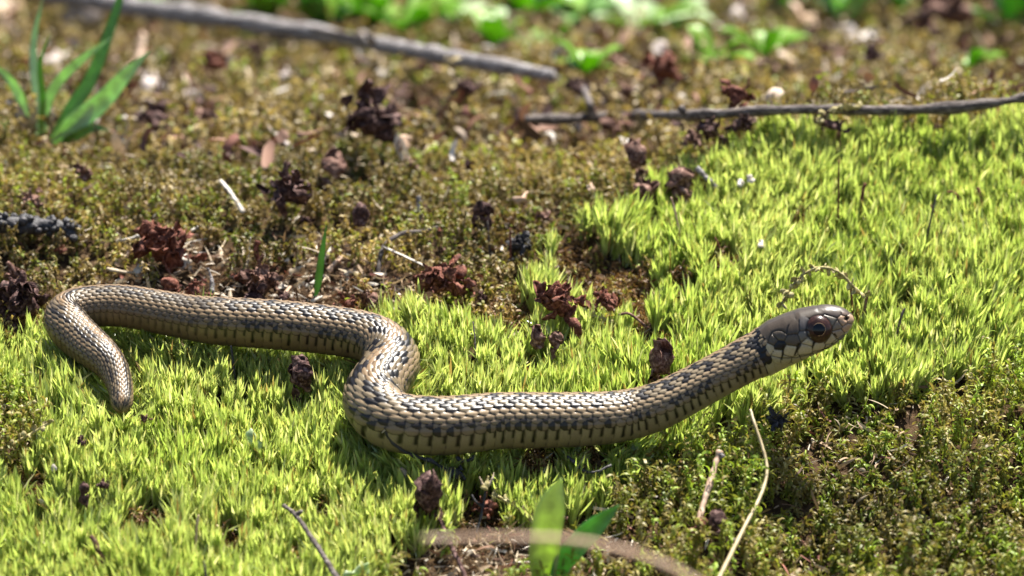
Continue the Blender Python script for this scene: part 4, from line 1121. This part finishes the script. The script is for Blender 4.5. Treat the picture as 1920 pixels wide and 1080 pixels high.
    for px0, py0, px1, py1, rr, lb, mt in [
            (1573, 300, 1572, 392, 2.2, 'tall hair thin reddish stalk in the moss crest', 'red_husk'), (1622, 344, 1612, 376, 4.5, 'short flat red brown sliver near the tall hair thin stalk', 'red_husk'),
            (1756, 366, 1734, 440, 2.4, 'dark thin stalk crossing another in the bright moss', 'dark_wood'), (1745, 384, 1770, 428, 2.2, 'reddish thin stalk crossing the dark stalk in the bright moss', 'red_husk'),
            (1258, 370, 1276, 420, 2.6, 'pale bent stalk over the low crest tufts', 'tan_leaf'), (1776, 360, 1812, 366, 2.8, 'orange stalk lying flat on the bright moss', 'red_husk'),
            (1832, 352, 1842, 372, 4.0, 'stubby red sliver beside the flat orange stalk', 'red_husk'), (1697, 578, 1680, 608, 3.0, 'black sliver stuck in the moss ahead of the snout', 'dark_wood'),
            (1594, 528, 1600, 574, 2.8, 'thin dark red stalk rising just behind the snout', 'red_husk'), (1630, 545, 1618, 575, 3.2, 'short brown stalk beside the dried moss strand', 'brown_husk'),
            (956, 428, 958, 478, 2.6, 'thin red stalk standing beside the black lump', 'red_husk'), (914, 415, 918, 455, 2.4, 'thin dark stalk between the round bud and the black lump', 'dark_wood'),
            (1340, 445, 1358, 475, 2.2, 'pinkish short stalk in moss above a brown gap', 'red_husk'), (433, 648, 440, 690, 3.0, 'black stalk under the belly of the upper coil', 'black_bark'),
            (1022, 1044, 1022, 1080, 2.0, 'thin straw sliver at the foot of the sprout', 'straw'), (372, 966, 366, 1000, 3.0, 'pale brown upright sliver in the moss gap', 'tan_leaf'),
            (1160, 590, 1215, 590, 3.2, 'curved brown strand over green moss near the brown bud', 'brown_husk'), (170, 1005, 195, 1035, 6.0, 'pointed brown husk sliver among the green tufts', 'brown_husk'), (745, 885, 770, 878, 5.0, 'orange tan sliver above the purple bud husk', 'tan_leaf'),
            (382, 1052, 388, 1085, 3.0, 'dark short stalk at the foot of the green tufts', 'dark_wood'), (14, 492, 42, 520, 6.0, 'wedge shaped dark husk sliver below the knobbly black stem', 'brown_husk')]:
        p1 = at(px1, py1, .70 if zone_green(*[np.array([q]) for q in at(px1, py1, .3)[:2]])[0] else .35); p0 = at_y(px0, py0, p1[1] + (.05 if py1 - py0 > 20 else .02))
        midp = (p0 + p1) / 2 + np.array([.02 * (px0 - px1) * .05, 0, .01])
        P = catmull([p0, midp, p1 - np.array([0, 0, .25])], 6)
        V, F = tube(P, np.linspace(.8, 1.1, len(P)) * rr * 1.25 * cmpx(p1), 6, .12, int(px0), .7)
        tag(obj('stalk', mesh('stalk', V - p1, F, M[mt]), None, Vector(p1)), lb, 'stalk')
    # ---- crusty moss strands (small leaves on a strand)
    def strand(label, L_, rpx, seed, mat='lichen', nb=None):
        P = px_path(L_, 12)
        b = P[np.argmin(P[:, 2])].copy(); k = cmpx(P[0])
        e = empty('moss_strand', b, label, 'moss strand')
        V, F = tube(P, np.linspace(.8, 1, len(P)) * rpx * .4 * k, 6, .2, seed)
        obj('stem', mesh('stem', V - b, F, M[mat]), e)
        r_ = np.random.default_rng(seed)
        for q in range(0, len(P), 2):
            V, F = petal(rpx * 1.9 * k, rpx * .8 * k, .6, r_.uniform(.6, 2), seed + q, .05 * rpx * k, 5, 4)
            V = V @ rotm(*(r_.uniform(-3, 3, 3))).T + P[q]
            obj('leaflet', mesh('leaflet', V - b, F, M[mat]), e)
    y0 = at(1545, 575, .85)[1]
    strand('dried beige moss strand arching over the head of the snake', [(1464, 572, ('y', y0)), (1480, 545, ('y', y0)), (1505, 515, ('y', y0)), (1540, 502, ('y', y0)), (1575, 512, ('y', y0)), (1600, 538, ('y', y0)), (1622, 556, ('y', y0))], 8, 3)
    strand('beige crusted moss strand lying over the dead seed stalk', [(925, 925, .6), (950, 940, .6), (975, 955, .55), (1000, 975, .45)], 7, 5)
    strand('crusted moss strand between the brown bud pair and the standing bud', [(1080, 600, .6), (1105, 592, .62), (1130, 596, .55), (1145, 605, .45)], 5, 6)
    strand('long crusted lichen twig reaching over moss near the tail tip', [(-40, 852, .7), (10, 838, .75), (50, 818, .85), (100, 788, 1.05)], 7, 7)
    strand('short crusted lichen twig above the longer one near the tail tip', [(-30, 752, .6), (10, 760, .65), (40, 766, .7), (64, 762, .75)], 7, 8)
    strand('yellow crusted curl hanging on the long thin dark twig', [(1530, 225, 1.0), (1556, 208, 1.1), (1580, 200, 1.2), (1612, 202, 1.1)], 8, 9)
    # ---- green blades and leaves
    def plant(name, label, cat, base_px, blades, part='blade', prof=None):
        b = at(base_px[0], base_px[1], .1)
        e = empty(name, b, label, cat)
        for path_, w_, mt, tw_ in blades:
            P = [at_y(px, py, b[1] + dy) for px, py, dy in path_]
            P = catmull(P, 8)
            u_ = nrm(np.array([math.sin(tw_), -math.cos(tw_), .25]))
            me = blade_mesh(P, w_ * cmpx(b) / 2, mt, u_, .3, .018, part, b, prof)
            obj(part, me, e)
        return e
    plant('grass_shoot', 'single upright green grass blade in the straw litter', 'grass', (592, 552), [([(592, 556, 0), (598, 515, -.05), (604, 470, -.1), (612, 422, -.12)], 15, 'grass', .3)])
    plant('grass_tuft', 'blurred tuft of broad green grass blades on the olive moss', 'grass', (72, 272), [
        ([(100, 270, 0), (140, 232, -.2), (190, 190, -.4), (235, 140, -.6), (282, 95, -.6)], 40, 'pale_grass', .4),
        ([(95, 268, 0), (130, 210, .1), (165, 160, .2), (195, 90, .3), (225, 0, .5), (240, -60, .6)], 28, 'grass', -.2),
        ([(70, 270, 0), (75, 220, .2), (66, 150, .3), (62, 80, .4), (82, -10, .5)], 22, 'pale_grass', .5),
        ([(80, 270, 0), (85, 200, -.2), (110, 150, -.3), (160, 105, -.4), (210, 70, -.4)], 24, 'pale_grass', .8),
        ([(60, 272, 0), (45, 200, -.1), (20, 150, -.2), (-30, 110, -.3)], 24, 'pale_grass', -.4),
        ([(60, 272, 0), (30, 250, -.2), (0, 225, -.3), (-40, 210, -.4)], 22, 'pale_grass', -.6),
        ([(110, 272, 0), (140, 256, -.4), (175, 240, -.6), (205, 245, -.7)], 20, 'grass', .6),
        ([(74, 272, 0), (80, 190, -.4), (75, 120, -.6), (95, 60, -.7)], 12, 'grass', .2),
        ([(50, 272, 0), (44, 230, -.4), (25, 195, -.6), (8, 190, -.8)], 22, 'pale_leaf', .1),
        ([(56, 275, 0), (58, 240, -.4), (70, 200, -.5)], 20, 'tan_stem', .1)])
    lp = lambda t: np.clip(np.minimum(1, .55 + t * 1.3) * (1 - np.clip((t - .6) / .4, 0, 1) ** 2.2), .05, 1)
    b = at(1022, 1110, .1)
    yb_ = b[1] - .5
    e = empty('sprout', b, 'young sprout of two smooth broad green leaves in front of the coil', 'sprout')
    for (path_, w_, mt, tw_) in [([(1022, 1125, 0), (1018, 1060, -.2), (1022, 1000, -.4), (1034, 945, -.5), (1053, 897, -.5)], 58, 'sprout', .15),
                                 ([(1030, 1125, 0), (1050, 1060, -.15), (1080, 1020, -.2), (1115, 985, -.25), (1160, 948, -.3)], 44, 'sprout_dark', .5)]:
        P = catmull([at_y(px, py, yb_ + dy) for px, py, dy in path_], 10)
        obj('leaf', blade_mesh(P, w_ * cmpx(b) / 2, mt, nrm(np.array([math.sin(tw_), -math.cos(tw_), .35])), .35, .03, 'leaf', b, lp), e)
    tag(flake('leaf_scrap', 'pale blue green leaf scrap sunk in the green moss', 'leaf', 476, 826, 44, 22, 'herb_pale', 125, .8, .3, .2, .1, 91), 'pale blue green leaf scrap sunk in the green moss', 'leaf')
    tag(flake('leaf_scrap', 'rounded pale green leaf at the foot of the green tufts', 'leaf', 672, 1074, 66, 30, 'herb_pale', 5, .8, .3, .2, .5, 92), 'rounded pale green leaf at the foot of the green tufts', 'leaf')
    # ---- herbs far back, each a rosette of leaves
    def herb(px, py, size, mt, nl, seed, label):
        b = at(px, py + 10, .45); k = cmpx(b) * 1.75; r_ = np.random.default_rng(seed)
        e = empty('herb', b, label, 'herb', 'herbs beyond the sticks')
        for i in range(nl):
            az = i * 2.4 + r_.uniform(-.4, .4); el = r_.uniform(.25, 1.15); L_ = size * k * r_.uniform(.6, 1.15)
            d = np.array([math.cos(az) * math.cos(el), math.sin(az) * math.cos(el), math.sin(el)])
            P = [b, b + d * L_ * .4, b + d * L_ * .75 - np.array([0, 0, L_ * .04]), b + d * L_ - np.array([0, 0, L_ * .16])]
            obj('leaf', blade_mesh(catmull(P, 5), L_ * .24, mt if r_.random() > .3 else 'herb', nrm(np.array([-d[0] * .6, -d[1] * .6, .9])), .25, .03, 'leaf', b, lp), e)
    for i, (px, py, s, mt, nl, lb) in enumerate([
            (500, 28, 75, 'herb', 8, 'bright green herb rosette just past the grey stick'), (600, 42, 85, 'grass', 9, 'dark green herb rosette just past the grey stick'),
            (690, 42, 75, 'herb', 8, 'mid green herb beside the dark rosette past the grey stick'), (770, 52, 70, 'herb', 7, 'leafy green herb near the middle of the grey stick'),
            (850, 30, 80, 'herb_pale', 6, 'pale silvery leaved herb past the grey stick'), (930, 78, 55, 'herb', 7, 'yellow green low herb by the thin end of the grey stick'),
            (985, 20, 80, 'herb', 7, 'yellow green herb behind the low herb'), (1080, 30, 80, 'grass', 8, 'green herb between pale dry leaves'),
            (1100, 128, 50, 'herb', 7, 'small yellow green herb at the tip of the grey stick'), (1200, 48, 75, 'herb_pale', 6, 'pale green herb behind the reddish bark chunk'),
            (1260, 40, 60, 'herb', 6, 'green herb next to the reddish bark chunk'), (1330, 108, 50, 'herb', 6, 'yellow green low herb before the bright white leaf'),
            (1440, 96, 60, 'herb', 7, 'yellow green herb on moss between white leaf and twig'), (1480, 10, 80, 'pale_grass', 7, 'grey green herb behind the long pale leaf'),
            (1585, 30, 90, 'pale_grass', 6, 'thin grey green herb behind the whitish chip'), (1690, 8, 80, 'grass', 7, 'dark green herb near the dark bark chunk'),
            (1910, 40, 90, 'grass', 7, 'dark green herb past the dark bark chunk'), (1820, 118, 40, 'herb', 6, 'small yellow green herb on moss near the twig end'),
            (330, 0, 70, 'pale_grass', 6, 'dull green herb behind the thick end of the grey stick'), (1040, 85, 50, 'herb', 6, 'small green herb between grey stick and far herbs')]):
        herb(px, py, s, mt, nl, 300 + i, lb)

dropped()
green_moss()
all_moss()
fine_litter()
far_litter()
